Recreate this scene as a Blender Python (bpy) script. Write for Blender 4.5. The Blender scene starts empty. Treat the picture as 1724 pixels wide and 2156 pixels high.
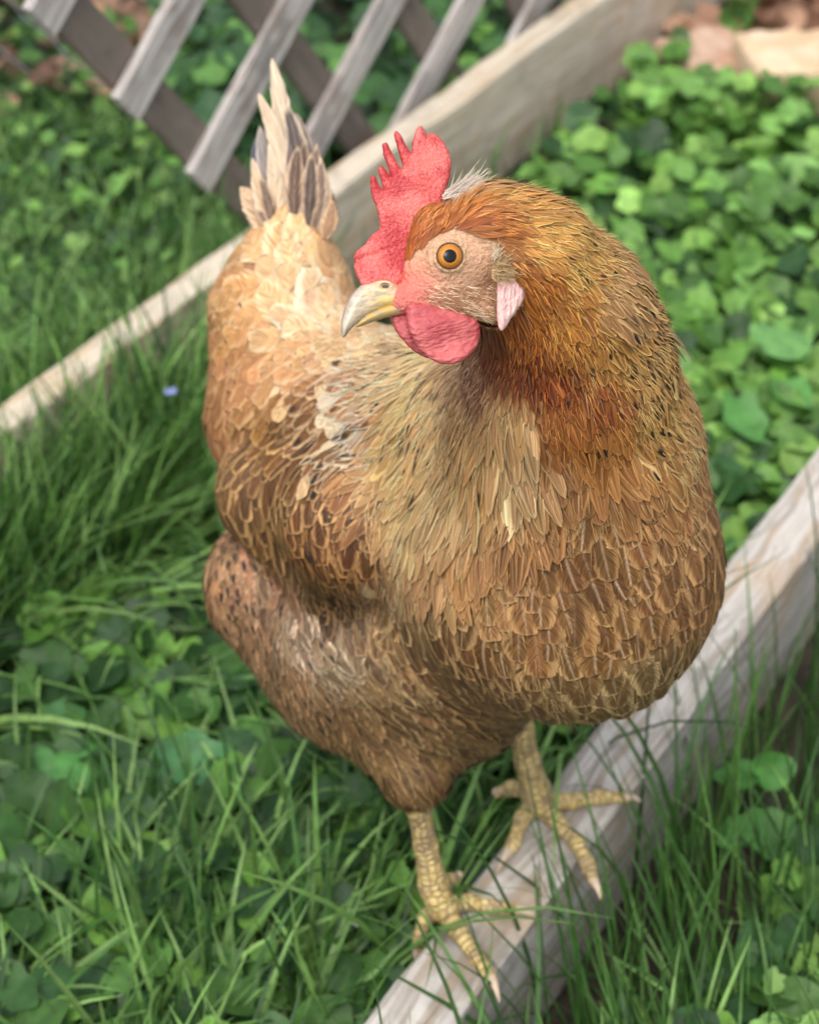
import bpy, math, random
import numpy as np
from mathutils import Vector
rng = np.random.default_rng(7); random.seed(7)
S = bpy.context.scene
# ------------------------------------------------------------ camera, world, sun, exposure
FP = 3592.0                       # focal length in units of a 1724 px wide frame
TH = math.radians(41.5); ST, CT = math.sin(TH), math.cos(TH)
BT = 0.12                         # top of the garden boards above the ground
CH = BT + 0.752                   # camera height
cd = bpy.data.cameras.new('camera'); cam = bpy.data.objects.new('camera', cd); S.collection.objects.link(cam)
cam.location = (0, 0, CH); cam.rotation_euler = (math.pi/2 - TH, 0, 0)
cd.sensor_fit = 'HORIZONTAL'; cd.sensor_width = 24; cd.lens = 50; cd.clip_start = .01; cd.clip_end = 200
cd.dof.use_dof = True; cd.dof.focus_distance = 0.64; cd.dof.aperture_fstop = 8.0; cd.dof.aperture_blades = 7
S.camera = cam
S.render.resolution_x = 818; S.render.resolution_y = 1024
w = bpy.data.worlds.new('World'); S.world = w; w.use_nodes = True
nt = w.node_tree; bg = nt.nodes['Background']
sky = nt.nodes.new('ShaderNodeTexSky'); sky.sky_type = 'NISHITA'; sky.sun_disc = False
SUN_EL, SUN_AZ = math.radians(66), math.radians(-160)     # azimuth from +Y, towards -X
sky.sun_elevation = SUN_EL; sky.sun_rotation = SUN_AZ; sky.air_density = 1.0; sky.dust_density = 4.0
hs = nt.nodes.new('ShaderNodeHueSaturation'); hs.inputs['Saturation'].default_value = .45     # thin overcast: a paler sky
nt.links.new(sky.outputs[0], hs.inputs['Color']); nt.links.new(hs.outputs[0], bg.inputs[0]); bg.inputs[1].default_value = 0.15
ld = bpy.data.lights.new('sun', 'SUN'); ld.energy = 0.65; ld.angle = math.radians(35); ld.color = (1, .96, .9)
lo = bpy.data.objects.new('sun', ld); S.collection.objects.link(lo)
sd = Vector((math.sin(SUN_AZ)*math.cos(SUN_EL), math.cos(SUN_AZ)*math.cos(SUN_EL), math.sin(SUN_EL)))
lo.rotation_euler = sd.to_track_quat('Z', 'Y').to_euler()
S.view_settings.view_transform = 'Standard'; S.view_settings.look = 'None'; S.view_settings.gamma = 1
S.view_settings.exposure = 0.98
S.cycles.transparent_max_bounces = 6; S.cycles.max_bounces = 6

# ------------------------------------------------------------ helpers
FWD = np.array([0, CT, -ST]); UPV = np.array([0, ST, CT]); RGT = np.array([1., 0, 0]); CAM = np.array([0, 0, CH])
def ray(x, y):
    x = np.asarray(x, float); y = np.asarray(y, float)
    return FWD + ((x-862)/FP)[..., None]*RGT + ((1078-y)/FP)[..., None]*UPV
def P(x, y, t): return CAM + ray(x, y)*np.asarray(t, float)[..., None]
def PZ(x, y, z):                                  # point of the scene at height z seen at x, y
    r = ray(x, y); return CAM + r*((z-CH)/r[..., 2])[..., None]
def proj(p):
    q = p-CAM; t = q@FWD
    return 862+FP*(q@RGT)/t, 1078-FP*(q@UPV)/t, t
def lin(c):
    c = np.asarray(c, float)/255; return np.where(c <= .04045, c/12.92, ((c+.055)/1.055)**2.4)
def norm(v): return v/np.maximum(np.linalg.norm(v, axis=-1, keepdims=True), 1e-9)
def mesh_obj(name, V, F, mat, parent=None, smooth=True, attrs=None, mats=None, fmat=None):
    me = bpy.data.meshes.new(name)
    V = np.asarray(V, np.float32); F = np.asarray(F, np.int32); k = F.shape[1]
    me.vertices.add(len(V)); me.vertices.foreach_set('co', V.ravel())
    me.loops.add(F.size); me.loops.foreach_set('vertex_index', F.ravel())
    me.polygons.add(len(F)); me.polygons.foreach_set('loop_start', np.arange(0, F.size, k, dtype=np.int32))
    me.polygons.foreach_set('loop_total', np.full(len(F), k, np.int32))
    me.polygons.foreach_set('use_smooth', np.full(len(F), smooth))
    for m in (mats or [mat]): me.materials.append(m)
    if fmat is not None: me.polygons.foreach_set('material_index', fmat.astype(np.int32))
    me.update(calc_edges=True)
    for n, a in (attrs or {}).items():
        a = np.asarray(a, np.float32)
        if a.shape[1] == 4:
            at = me.attributes.new(n, 'FLOAT_COLOR', 'POINT'); at.data.foreach_set('color', a.ravel())
        else:
            at = me.attributes.new(n, 'FLOAT_VECTOR', 'POINT'); at.data.foreach_set('vector', a.ravel())
    o = bpy.data.objects.new(name, me); S.collection.objects.link(o)
    if parent: o.parent = parent; o.matrix_parent_inverse = parent.matrix_world.inverted()
    return o
def tag(o, label=None, cat=None, group=None, kind=None):
    for k, v in (('label', label), ('category', cat), ('group', group), ('kind', kind)):
        if v: o[k] = v
    return o
def empty(name, loc, rot=(0, 0, 0)):
    o = bpy.data.objects.new(name, None); S.collection.objects.link(o); o.location = loc; o.rotation_euler = rot
    o.empty_display_size = .05; bpy.context.view_layer.update(); return o

# node helper
class NT:
    def __init__(s, name):
        s.m = bpy.data.materials.new(name); s.m.use_nodes = True; s.t = s.m.node_tree
        s.b = s.t.nodes['Principled BSDF']; s.out = s.t.nodes['Material Output']
    def n(s, typ, ins=None, **kw):
        nd = s.t.nodes.new('ShaderNode'+typ)
        for k, v in kw.items(): setattr(nd, k, v)
        for k, v in (ins or {}).items():
            if hasattr(v, 'is_output') or isinstance(v, bpy.types.NodeSocket): s.t.links.new(v, nd.inputs[k])
            else: nd.inputs[k].default_value = v
        return nd
    def math(s, op, a, b=0.0, c=0.0, clamp=False):
        nd = s.n('Math', operation=op, use_clamp=clamp)
        for i, v in enumerate((a, b, c)):
            if isinstance(v, bpy.types.NodeSocket): s.t.links.new(v, nd.inputs[i])
            else: nd.inputs[i].default_value = v
        return nd.outputs[0]
    def sstep(s, x, a, b):
        nd = s.n('MapRange', {'Value': x, 'From Min': a, 'From Max': b}, interpolation_type='SMOOTHSTEP')
        return nd.outputs[0]
    def mix(s, f, a, b, mode='MIX'):
        nd = s.n('Mix', data_type='RGBA', blend_type=mode)
        for i, v in ((0, f), (6, a), (7, b)):
            if isinstance(v, bpy.types.NodeSocket): s.t.links.new(v, nd.inputs[i])
            else: nd.inputs[i].default_value = v if i == 0 else (tuple(v)+(1,))[:4]
        return nd.outputs[2]
    def attr(s, name):
        return s.n('Attribute', attribute_name=name)
    def noise(s, vec, scale, detail=4, rough=.55):
        return s.n('TexNoise', {'Vector': vec, 'Scale': scale, 'Detail': detail, 'Roughness': rough}).outputs[0]
    def set(s, **kw):
        for k, v in kw.items():
            k = k.replace('_', ' ')
            if isinstance(v, bpy.types.NodeSocket): s.t.links.new(v, s.b.inputs[k])
            else: s.b.inputs[k].default_value = v
    def bump(s, h, strength=.5, dist=.001, n=None):
        b = s.n('Bump', {'Height': h, 'Strength': strength, 'Distance': dist})
        if n: s.t.links.new(n, b.inputs['Normal'])
        s.t.links.new(b.outputs[0], s.b.inputs['Normal']); return b.outputs[0]

# ------------------------------------------------------------ implicit surfaces
def smin(a, b, k):
    h = np.clip(.5+.5*(b-a)/k, 0, 1); return b*(1-h)+a*h-k*h*(1-h)
def rcone(p, a, b, ra, rb):
    ba = b-a; L = max(ba@ba, 1e-12); h = np.clip(((p-a)@ba)/L, 0, 1)
    return np.linalg.norm(p-a-h[:, None]*ba, axis=1)-(ra+(rb-ra)*h)
def surface_nets(f, lo, hi, h):
    lo = np.asarray(lo, float); n = np.ceil((np.asarray(hi)-lo)/h).astype(int)+1
    V = np.empty(n, np.float32); X = [lo[i]+h*np.arange(n[i]) for i in range(3)]
    G = np.stack(np.meshgrid(X[1], X[2], indexing='ij'), -1).reshape(-1, 2)
    st = max(1, int(400000/len(G)))
    for i in range(0, n[0], st):
        xs = X[0][i:i+st]
        p = np.concatenate([np.concatenate([np.full((len(G), 1), x), G], 1) for x in xs])
        V[i:i+st] = f(p).reshape(len(xs), n[1], n[2])
    s = V < 0
    c = sum(s[i:n[0]-1+i, j:n[1]-1+j, k:n[2]-1+k].astype(np.int8) for i in (0, 1) for j in (0, 1) for k in (0, 1))
    act = (c > 0) & (c < 8); I = np.argwhere(act); idx = np.full(act.shape, -1, np.int64); idx[act] = np.arange(len(I))
    acc = np.zeros((len(I), 3)); cnt = np.zeros(len(I))
    cor = [(i, j, k) for i in (0, 1) for j in (0, 1) for k in (0, 1)]
    for a in cor:
        for ax in range(3):
            if a[ax]: continue
            b = list(a); b[ax] = 1
            va = V[I[:, 0]+a[0], I[:, 1]+a[1], I[:, 2]+a[2]]; vb = V[I[:, 0]+b[0], I[:, 1]+b[1], I[:, 2]+b[2]]
            m = (va < 0) != (vb < 0); t = np.where(m, va/np.where(m, va-vb, 1), 0)
            q = np.tile(np.array(a, float), (len(I), 1)); q[:, ax] = t
            acc[m] += q[m]; cnt[m] += 1
    P_ = lo+h*(I+acc/cnt[:, None]); F = []
    for ax in range(3):
        u, v = (ax+1) % 3, (ax+2) % 3
        sl0 = [slice(None)]*3; sl1 = [slice(None)]*3; sl0[ax] = slice(0, -1); sl1[ax] = slice(1, None)
        E = np.argwhere(s[tuple(sl0)] != s[tuple(sl1)])
        E = E[(E[:, u] > 0) & (E[:, v] > 0) & (E[:, u] < n[u]-1) & (E[:, v] < n[v]-1)]
        def id_(du, dv):
            q = E.copy(); q[:, u] -= du; q[:, v] -= dv; return idx[q[:, 0], q[:, 1], q[:, 2]]
        Q = np.stack([id_(1, 1), id_(0, 1), id_(0, 0), id_(1, 0)], 1)
        flip = ~s[E[:, 0], E[:, 1], E[:, 2]]; Q[flip] = Q[flip][:, ::-1]; F.append(Q)
    F = np.concatenate(F); return P_, F[(F >= 0).all(1)]
def polydist(x, y, poly):                         # signed distance, negative inside
    d = np.full(x.shape, 1e9); ins = np.zeros(x.shape, bool); n = len(poly)
    for i in range(n):
        ax, ay = poly[i]; bx, by = poly[(i+1) % n]; ex, ey = bx-ax, by-ay
        h = np.clip(((x-ax)*ex+(y-ay)*ey)/max(ex*ex+ey*ey, 1e-9), 0, 1)
        d = np.minimum(d, (x-ax-h*ex)**2+(y-ay-h*ey)**2)
        c = ((ay > y) != (by > y)) & (x < ex*(y-ay)/(ey if ey else 1e-9)+ax); ins ^= c
    return np.where(ins, -1, 1)*np.sqrt(d)
def hc(pts): return [(655.1+x*.4401, 241.4+y*.4401) for x, y in pts]
def smooth_poly(p, it=1):
    for _ in range(it):
        q = []
        for i in range(len(p)):
            a, b = np.array(p[i]), np.array(p[(i+1) % len(p)]); q += [tuple(a*.75+b*.25), tuple(a*.25+b*.75)]
        p = q
    return p

# ------------------------------------------------------------ the hen's form
HS = .615/FP                                      # metres per head unit
def tmid(a): return .622-.30*(985-a)*HS           # the head's midplane, beak turned a little to the viewer
def h2w(q): return P(q[:, 0], q[:, 1], tmid(q[:, 0])-q[:, 2]*HS)
def w2h(p):
    x, y, t = proj(p); return np.stack([x, y, (tmid(x)-t)/HS], 1)
EYE = np.array([947, 538.5, 77.])
def head_h(q):
    c = q*np.array([1, 1, 1.12])
    A = lambda x, y, z=0: np.array([x, y, z], float)
    d = rcone(c, A(1005, 515), A(955, 555), 96, 88)
    d = smin(d, rcone(c, A(930, 600), A(852, 628), 60, 34), 40)
    d = smin(d, rcone(c, A(905, 640), A(1030, 640), 22, 40), 35)
    d = smin(d, rcone(c, A(915, 480), A(885, 560), 48, 36), 22)
    e = np.linalg.norm(q-(EYE-A(0, 0, 25)), axis=1)-44
    d = smin(d, e, 22)
    r2 = np.hypot(q[:, 0]-EYE[0], q[:, 1]-EYE[1])
    d = np.maximum(d, -(np.linalg.norm(q-EYE, axis=1)-30.5))
    d = smin(d, np.hypot(r2-30.5, q[:, 2]-(EYE[2]+9))-4.6, 5)
    d = smin(d, np.hypot((r2-41)*.7, q[:, 2]-(EYE[2]-5))-4.2, 5)
    return d
B = lambda x, y, t: P(x, y, t)
def R(r, t): return r*t/FP
NECK = [(1030, 492, .624, 100), (1110, 548, .637, 122), (1178, 652, .66, 158), (1196, 785, .69, 205), (1205, 950, .73, 255), (1185, 1180, .77, 312)]
def chain(p, pts, k=.02):
    d = None
    for a, b in zip(pts[:-1], pts[1:]):
        e = rcone(p, B(*a[:3]), B(*b[:3]), R(a[3], a[2]), R(b[3], b[2])); d = e if d is None else smin(d, e, k)
    return d
def body_w(p):
    d = chain(p, NECK, .012)
    d = smin(d, chain(p, [(1185, 1180, .77, 312), (650, 890, .885, 186)]), .02)
    d = smin(d, chain(p, [(980, 900, .775, 190), (760, 860, .85, 170)]), .02)
    d = smin(d, chain(p, [(636, 845, .885, 196), (600, 655, .88, 128), (614, 470, .87, 58)], .03), .02)
    d = smin(d, chain(p, [(1050, 1270, .82, 225), (900, 1420, .865, 175)]), .02)
    d = smin(d, chain(p, [(592, 1235, .885, 158), (725, 1420, .875, 130), (866, 1590, .852, 66), (874, 1640, .848, 48)]), .012)
    d = smin(d, chain(p, [(775, 1330, .845, 165), (980, 1470, .865, 100)]), .03)
    d = smin(d, chain(p, [(770, 1090, .80, 155), (575, 1010, .86, 108)]), .006)      # folded right wing
    d = smin(d, chain(p, [(750, 1110, .797, 148), (715, 1235, .828, 74)]), .012)
    d = smin(d, chain(p, [(560, 1050, .85, 98), (708, 1228, .828, 76)]), .009)
    return d
def sdf(p):
    return smin(body_w(p), head_h(w2h(p))*HS, .004)
def grad(p, e=.0008):
    g = np.stack([sdf(p+np.eye(3)[i]*e)-sdf(p-np.eye(3)[i]*e) for i in range(3)], 1); return norm(g)
# ---- legs and feet, resting on the board
def LP(x, y, z): return PZ(np.array(x, float), np.array(y, float), BT+z)
def leg_parts():
    L = []
    def add(kind, pts):
        k = .78 if kind == 'toe' else .93
        L.append((kind, [(LP(x, y, z*k if z > 0 and kind == 'toe' else z), r*k) for x, y, z, r in pts]))
    # right leg (left in view)
    add('shank', [(877, 1665, .085, .0066), (881, 1700, .075, .0064), (896, 1780, .046, .0064), (912, 1862, .02, .0082), (930, 1908, .010, .0085)])
    add('toe', [(930, 1908, .010, .0075), (966, 1963, .0075, .0056), (1006, 2019, .006, .005), (1036, 2061, .0048, .0042)])
    add('toe', [(930, 1908, .010, .0070), (984, 1900, .0085, .0052), (1040, 1911, .006, .0046), (1088, 1916, .0045, .0038)])
    add('toe', [(926, 1905, .009, .0065), (895, 1935, .001, .005), (884, 1975, -.010, .0042), (880, 2000, -.018, .0035)])
    add('toe', [(915, 1880, .012, .006), (948, 1856, .008, .0046), (962, 1850, .005, .0036)])
    # left leg (right in view)
    add('shank', [(1086, 1480, .088, .0085), (1097, 1540, .066, .0072), (1110, 1604, .042, .0072), (1126, 1662, .018, .0088), (1132, 1690, .010, .0088)])
    add('toe', [(1132, 1690, .010, .0078), (1165, 1724, .009, .0058), (1211, 1771, .0065, .0052), (1239, 1823, .0052, .0048), (1249, 1858, .0045, .0040)])
    add('toe', [(1132, 1690, .010, .0070), (1198, 1688, .008, .0056), (1262, 1679, .006, .005), (1318, 1680, .005, .004)])
    add('toe', [(1130, 1690, .010, .0070), (1099, 1724, .008, .0052), (1080, 1778, .0052, .0044), (1070, 1796, .0046, .0038)])
    add('toe', [(1122, 1668, .012, .0065), (1076, 1660, .008, .005), (1048, 1670, .004, .0038)])
    return L
LEGS = leg_parts()
def leg_sdf(p, grp):
    d = None
    for kind, pts in grp:
        for (a, ra), (b, rb) in zip(pts[:-1], pts[1:]):
            e = rcone(p, a, b, ra, rb); d = e if d is None else smin(d, e, .0035)
    return d

# ------------------------------------------------------------ materials
def flat(name, col, rough=.6, **kw):
    m = NT(name); m.set(Base_Color=tuple(col)+(1,), Roughness=rough, **kw); return m.m
def mat_feather():
    m = NT('plumage'); a = m.attr('fuv').outputs['Vector']; sp = m.n('SeparateXYZ', {0: a})
    u, v, rnd = sp.outputs[0], sp.outputs[1], sp.outputs[2]
    au = m.math('ABSOLUTE', u); pr = m.n('SeparateColor', {0: m.attr('fprm').outputs['Color']})
    lace, spot, shaft = pr.outputs[0], pr.outputs[1], pr.outputs[2]
    q = m.math('SUBTRACT', m.math('MULTIPLY', v, 1.6), m.math('MULTIPLY', au, .55))
    side = m.math('SIGN', u)
    hk = m.attr('fprm').outputs['Alpha']
    def bc(fb, fh): # barbs run obliquely on body feathers, nearly lengthwise on hackles
        return m.math('ADD', m.math('MULTIPLY', m.math('MULTIPLY', q, fb), m.math('SUBTRACT', 1.0, hk)), m.math('MULTIPLY', m.math('ADD', m.math('MULTIPLY', u, fh), m.math('MULTIPLY', v, 1.4)), hk))
    vec = m.n('CombineXYZ', {0: bc(17, 3.2), 1: m.math('ADD', m.math('MULTIPLY', rnd, 60), side), 2: m.math('MULTIPLY', au, 1.2)}).outputs[0]
    st = m.noise(vec, 1.0, 3, .6)
    st = m.math('ADD', m.math('MULTIPLY', st, .65), m.math('MULTIPLY', m.noise(m.n('VectorMath', {0: vec, 1: (3.1, 1, 1)}, operation='MULTIPLY').outputs[0], 1.0, 2, .6), .35))
    stc = m.n('MapRange', {'Value': st, 'From Min': .36, 'From Max': .64, 'To Min': .34, 'To Max': 1.50}).outputs[0]
    tipd = m.math('MULTIPLY', m.math('SUBTRACT', v, .80), 5.0)
    ed = m.sstep(m.math('ADD', m.math('MAXIMUM', au, tipd), m.math('MULTIPLY', m.math('SUBTRACT', st, .5), .6)), .42, .84)
    c0 = m.mix(m.math('MULTIPLY', ed, lace), m.attr('fcol').outputs['Color'], m.attr('fedge').outputs['Color'])  # pale lacing; the darker centre also paints in shade from the overlapping feather
    sh = m.math('MULTIPLY', m.math('MULTIPLY', m.sstep(au, .14, .01), shaft), .6)
    c1 = m.mix(sh, c0, m.mix(.6, m.attr('fedge').outputs['Color'], (.62, .50, .36)))
    spm = m.math('MULTIPLY', m.math('MULTIPLY', m.sstep(v, .68, .78), m.sstep(v, .99, .93)), m.sstep(m.math('ADD', au, m.math('MULTIPLY', st, .9)), .98, .72))
    c2 = m.mix(m.math('MULTIPLY', spm, spot), c1, (.012, .009, .008))
    c3 = m.mix(1.0, c2, m.n('CombineColor', {0: stc, 1: stc, 2: stc}).outputs[0], 'MULTIPLY')
    m.set(Base_Color=c3, Roughness=.58, Sheen_Weight=.0); m.b.inputs['Specular IOR Level'].default_value = .28
    nb = m.attr('fnrm').outputs['Vector']; gn = m.n('NewGeometry').outputs['Normal']
    mixn = m.n('Mix', data_type='VECTOR'); mixn.inputs[0].default_value = .5
    m.t.links.new(gn, mixn.inputs[4]); m.t.links.new(nb, mixn.inputs[5])
    nrm = m.n('VectorMath', {0: mixn.outputs[1]}, operation='NORMALIZE').outputs[0]
    b = m.n('Bump', {'Height': st, 'Strength': .35, 'Distance': .0006, 'Normal': nrm}); m.t.links.new(b.outputs[0], m.b.inputs['Normal'])
    vecb = m.n('CombineXYZ', {0: bc(30, 5.5), 1: m.math('ADD', m.math('MULTIPLY', rnd, 60), side), 2: m.math('MULTIPLY', au, 1.0)}).outputs[0]
    bb = m.noise(vecb, 1.0, 2, .5)
    fr = m.math('ADD', m.math('MAXIMUM', au, m.math('MULTIPLY', m.math('SUBTRACT', v, .72), 3.6)), m.math('MULTIPLY', m.math('SUBTRACT', bb, .5), 2.6))
    m.set(Alpha=m.sstep(fr, 1.28, 1.04))
    return m.m
M_F = mat_feather()
def mat_skin():
    m = NT('face_skin'); co = m.n('TexCoord').outputs['Object']
    c = m.attr('fcol').outputs['Color']
    n1 = m.noise(co, 900, 5, .7); n2 = m.noise(m.n('Mapping', {'Vector': co, 'Scale': (1, 1, 1.8)}).outputs[0], 380, 4, .6)
    v = m.n('TexVoronoi', {'Vector': co, 'Scale': 700}).outputs[0]
    k = m.n('MapRange', {'Value': n1, 'From Min': .25, 'From Max': .75, 'To Min': .65, 'To Max': 1.3}).outputs[0]
    c1 = m.mix(1, c, m.n('CombineColor', {0: k, 1: k, 2: k}).outputs[0], 'MULTIPLY')
    m.set(Base_Color=c1, Roughness=.5, Subsurface_Weight=.12, Subsurface_Scale=.003)
    m.b.inputs['Subsurface Radius'].default_value = (1, .3, .2)
    h = m.math('ADD', m.math('MULTIPLY', n2, 2.2), m.math('ADD', n1, m.math('MULTIPLY', v, .8)))
    m.bump(h, .85, .0008); return m.m
M_SKIN = mat_skin()
def mat_flesh(name, c0, c1, scale, stretch, bs, rough=.42, dist=.001):
    m = NT(name); co = m.n('TexCoord').outputs['Object']
    mp = m.n('Mapping', {'Vector': co, 'Scale': stretch}).outputs[0]
    n1 = m.noise(mp, scale, 5, .65); n2 = m.noise(co, scale*3, 3, .6)
    v = m.n('TexVoronoi', {'Vector': mp, 'Scale': scale*.9}).outputs[0]
    lg = m.noise(co, 70, 3)
    f = m.sstep(m.math('ADD', m.math('MULTIPLY', n1, .35), m.math('MULTIPLY', lg, .65)), .40, .62)
    m.set(Base_Color=m.mix(f, c0, c1), Roughness=rough, Subsurface_Weight=.2, Subsurface_Scale=.003)
    m.b.inputs['Subsurface Radius'].default_value = (1, .25, .2)
    m.bump(m.math('ADD', m.math('ADD', m.math('MULTIPLY', v, 1.), n1), m.math('MULTIPLY', n2, .4)), bs, dist); return m.m
M_COMB = mat_flesh('comb_flesh', (.42, .025, .03), (.76, .17, .14), 1000, (1, 1.6, .7), .75, .3, .0005)
M_WAT = mat_flesh('wattle_flesh', (.38, .055, .06), (.54, .13, .12), 260, (1, 1.2, 4.2), .6, .45, .0009)
M_LOBE = mat_flesh('earlobe_flesh', (.66, .32, .28), (.80, .54, .48), 260, (2.5, 1, 1), .9, .5, .0012)
def mat_beak():
    m = NT('beak_horn'); co = m.n('TexCoord').outputs['Object']
    n = m.noise(m.n('Mapping', {'Vector': co, 'Scale': (1, 1, 3)}).outputs[0], 220, 5, .6)
    m.set(Base_Color=m.mix(m.sstep(n, .35, .7), m.attr('fcol').outputs['Color'], (.33, .27, .19)), Roughness=.3)
    m.t.nodes[-1]; m.bump(n, .25, .0005); return m.m
M_BEAK = mat_beak()
def mat_leg():
    m = NT('leg_scales'); a = m.attr('suv').outputs['Vector']
    v = m.n('TexVoronoi', {'Vector': a, 'Scale': 1.0, 'Randomness': .6}, feature='DISTANCE_TO_EDGE').outputs[0]
    cid = m.n('TexVoronoi', {'Vector': a, 'Scale': 1.0, 'Randomness': .6}).outputs['Color']
    r = m.n('SeparateColor', {0: cid}).outputs[0]
    co = m.n('TexCoord').outputs['Object']; n = m.noise(co, 120, 3)
    base = m.mix(r, (.48, .34, .12), (.64, .48, .20))
    base = m.mix(m.sstep(n, .42, .62), base, (.36, .26, .13))
    base = m.mix(m.math('MULTIPLY', m.sstep(v, .10, .02), .6), base, (.15, .085, .035))
    m.set(Base_Color=base, Roughness=.45); m.bump(m.sstep(v, 0, .25), .9, .0011); return m.m
M_LEG = mat_leg()
M_CLAW = flat('claw_horn', (.50, .38, .27), .35)
def mat_wood(name, cA, cB, cC, gs=1.0, dark=.5):
    m = NT(name); co = m.n('TexCoord').outputs['Object']
    mp = m.n('Mapping', {'Vector': co, 'Scale': (2.0*gs, 150*gs, 150*gs)}).outputs[0]
    mp2 = m.n('Mapping', {'Vector': co, 'Scale': (7*gs, 520*gs, 520*gs)}).outputs[0]
    wob = m.noise(co, 9, 2)
    mpw = m.n('VectorMath', {0: mp, 1: m.n('CombineXYZ', {1: m.math('MULTIPLY', wob, 4), 2: m.math('MULTIPLY', wob, 3)}).outputs[0]}, operation='ADD').outputs[0]
    n1 = m.noise(mpw, 1.0, 5, .6); n2 = m.noise(mp2, 1.0, 3, .6); n3 = m.noise(co, 22, 4)
    c = m.mix(m.sstep(n1, .42, .60), cA, cB)
    c = m.mix(m.math('MULTIPLY', m.sstep(m.math('ADD', m.math('MULTIPLY', n1, .5), m.math('MULTIPLY', n3, .5)), .49, .60), .75), c, cC)
    crack = m.sstep(m.math('ADD', m.math('MULTIPLY', n2, .7), m.math('MULTIPLY', n3, .3)), .42, .34)
    c = m.mix(m.math('MULTIPLY', m.sstep(m.noise(co, 14, 5, .7), .52, .68), .55), c, tuple(x*.55 for x in cB))
    c = m.mix(m.math('MULTIPLY', crack, dark), c, (.10, .07, .05))
    m.set(Base_Color=c, Roughness=.85); m.b.inputs['Specular IOR Level'].default_value = .2
    m.bump(m.math('ADD', n1, m.math('MULTIPLY', n2, .7)), .6, .0025); return m.m
M_W1 = mat_wood('weathered_pine', (.50, .465, .42), (.30, .265, .225), (.40, .30, .205))
M_W2 = mat_wood('old_pine', (.60, .52, .41), (.48, .40, .29), (.50, .37, .24))
M_LAT = mat_wood('grey_lattice_wood', (.58, .53, .49), (.38, .34, .31), (.28, .23, .19), 1.3)
M_LATB = mat_wood('brown_lattice_wood', (.21, .17, .14), (.15, .125, .10), (.26, .21, .17), 1.3)
def mat_plant(name, rough=.5, tr=.3, vein=False):
    m = NT(name); c = m.attr('fcol').outputs['Color']; co = m.n('TexCoord').outputs['Object']
    n = m.noise(co, 90, 3); k = m.n('MapRange', {'Value': n, 'From Min': .3, 'From Max': .7, 'To Min': .72, 'To Max': 1.25}).outputs[0]
    if vein:
        uv = m.n('SeparateXYZ', {0: m.attr('fuv').outputs['Vector']})
        vv = m.sstep(m.math('ABSOLUTE', m.math('SINE', m.math('MULTIPLY', uv.outputs[0], 5.5))), .0, .16)
        k = m.math('MULTIPLY', k, m.n('MapRange', {'Value': vv, 'To Min': 1.3, 'To Max': 1.0}).outputs[0])
    c1 = m.mix(1, c, m.n('CombineColor', {0: k, 1: k, 2: k}).outputs[0], 'MULTIPLY')
    m.set(Base_Color=c1, Roughness=rough); m.b.inputs['Specular IOR Level'].default_value = .35
    t = m.n('BsdfTranslucent', {'Color': m.mix(1, c1, (1.2, 1.3, .65), 'MULTIPLY')})
    mx = m.n('MixShader', {0: tr, 1: m.b.outputs[0], 2: t.outputs[0]}); m.t.links.new(mx.outputs[0], m.out.inputs[0])
    return m.m
M_GRASS = mat_plant('grass_blade', .45, .3); M_LEAF = mat_plant('green_leaf', .5, .25, True)
M_DRY = mat_plant('dry_leaf', .8, .1)

# ------------------------------------------------------------ setting: soil, boards, lattice
def mat_soil():
    m = NT('soil'); co = m.n('TexCoord').outputs['Object']; n = m.noise(co, 40, 6, .65); n2 = m.noise(co, 6, 3)
    c = m.mix(m.sstep(n, .35, .7), (.018, .014, .009), (.06, .045, .028)); c = m.mix(m.sstep(n2, .5, .65), c, (.02, .032, .012))
    m.set(Base_Color=c, Roughness=.95); m.bump(n, 1, .01); return m.m
N = 90; gx, gy = np.meshgrid(np.linspace(-1, 1, N), np.linspace(-1, 1, N))
gx = np.sign(gx)*np.abs(gx)**3*60; gy = np.sign(gy)*np.abs(gy)**3*60+1
gz = -.004+.006*np.sin(gx*9)*np.cos(gy*7)*np.exp(-(gx**2+gy**2)/16)
I = np.arange(N*N).reshape(N, N)
g = mesh_obj('ground', np.stack([gx, gy, gz], -1).reshape(-1, 3), np.stack([I[:-1, :-1], I[:-1, 1:], I[1:, 1:], I[1:, :-1]], -1).reshape(-1, 4), mat_soil())
tag(g, kind='structure')
BD = np.array([.5642, .8257, 0]); BN = np.array([.8257, -.5642, 0]); BAZ = math.atan2(BD[1], BD[0])
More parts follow.
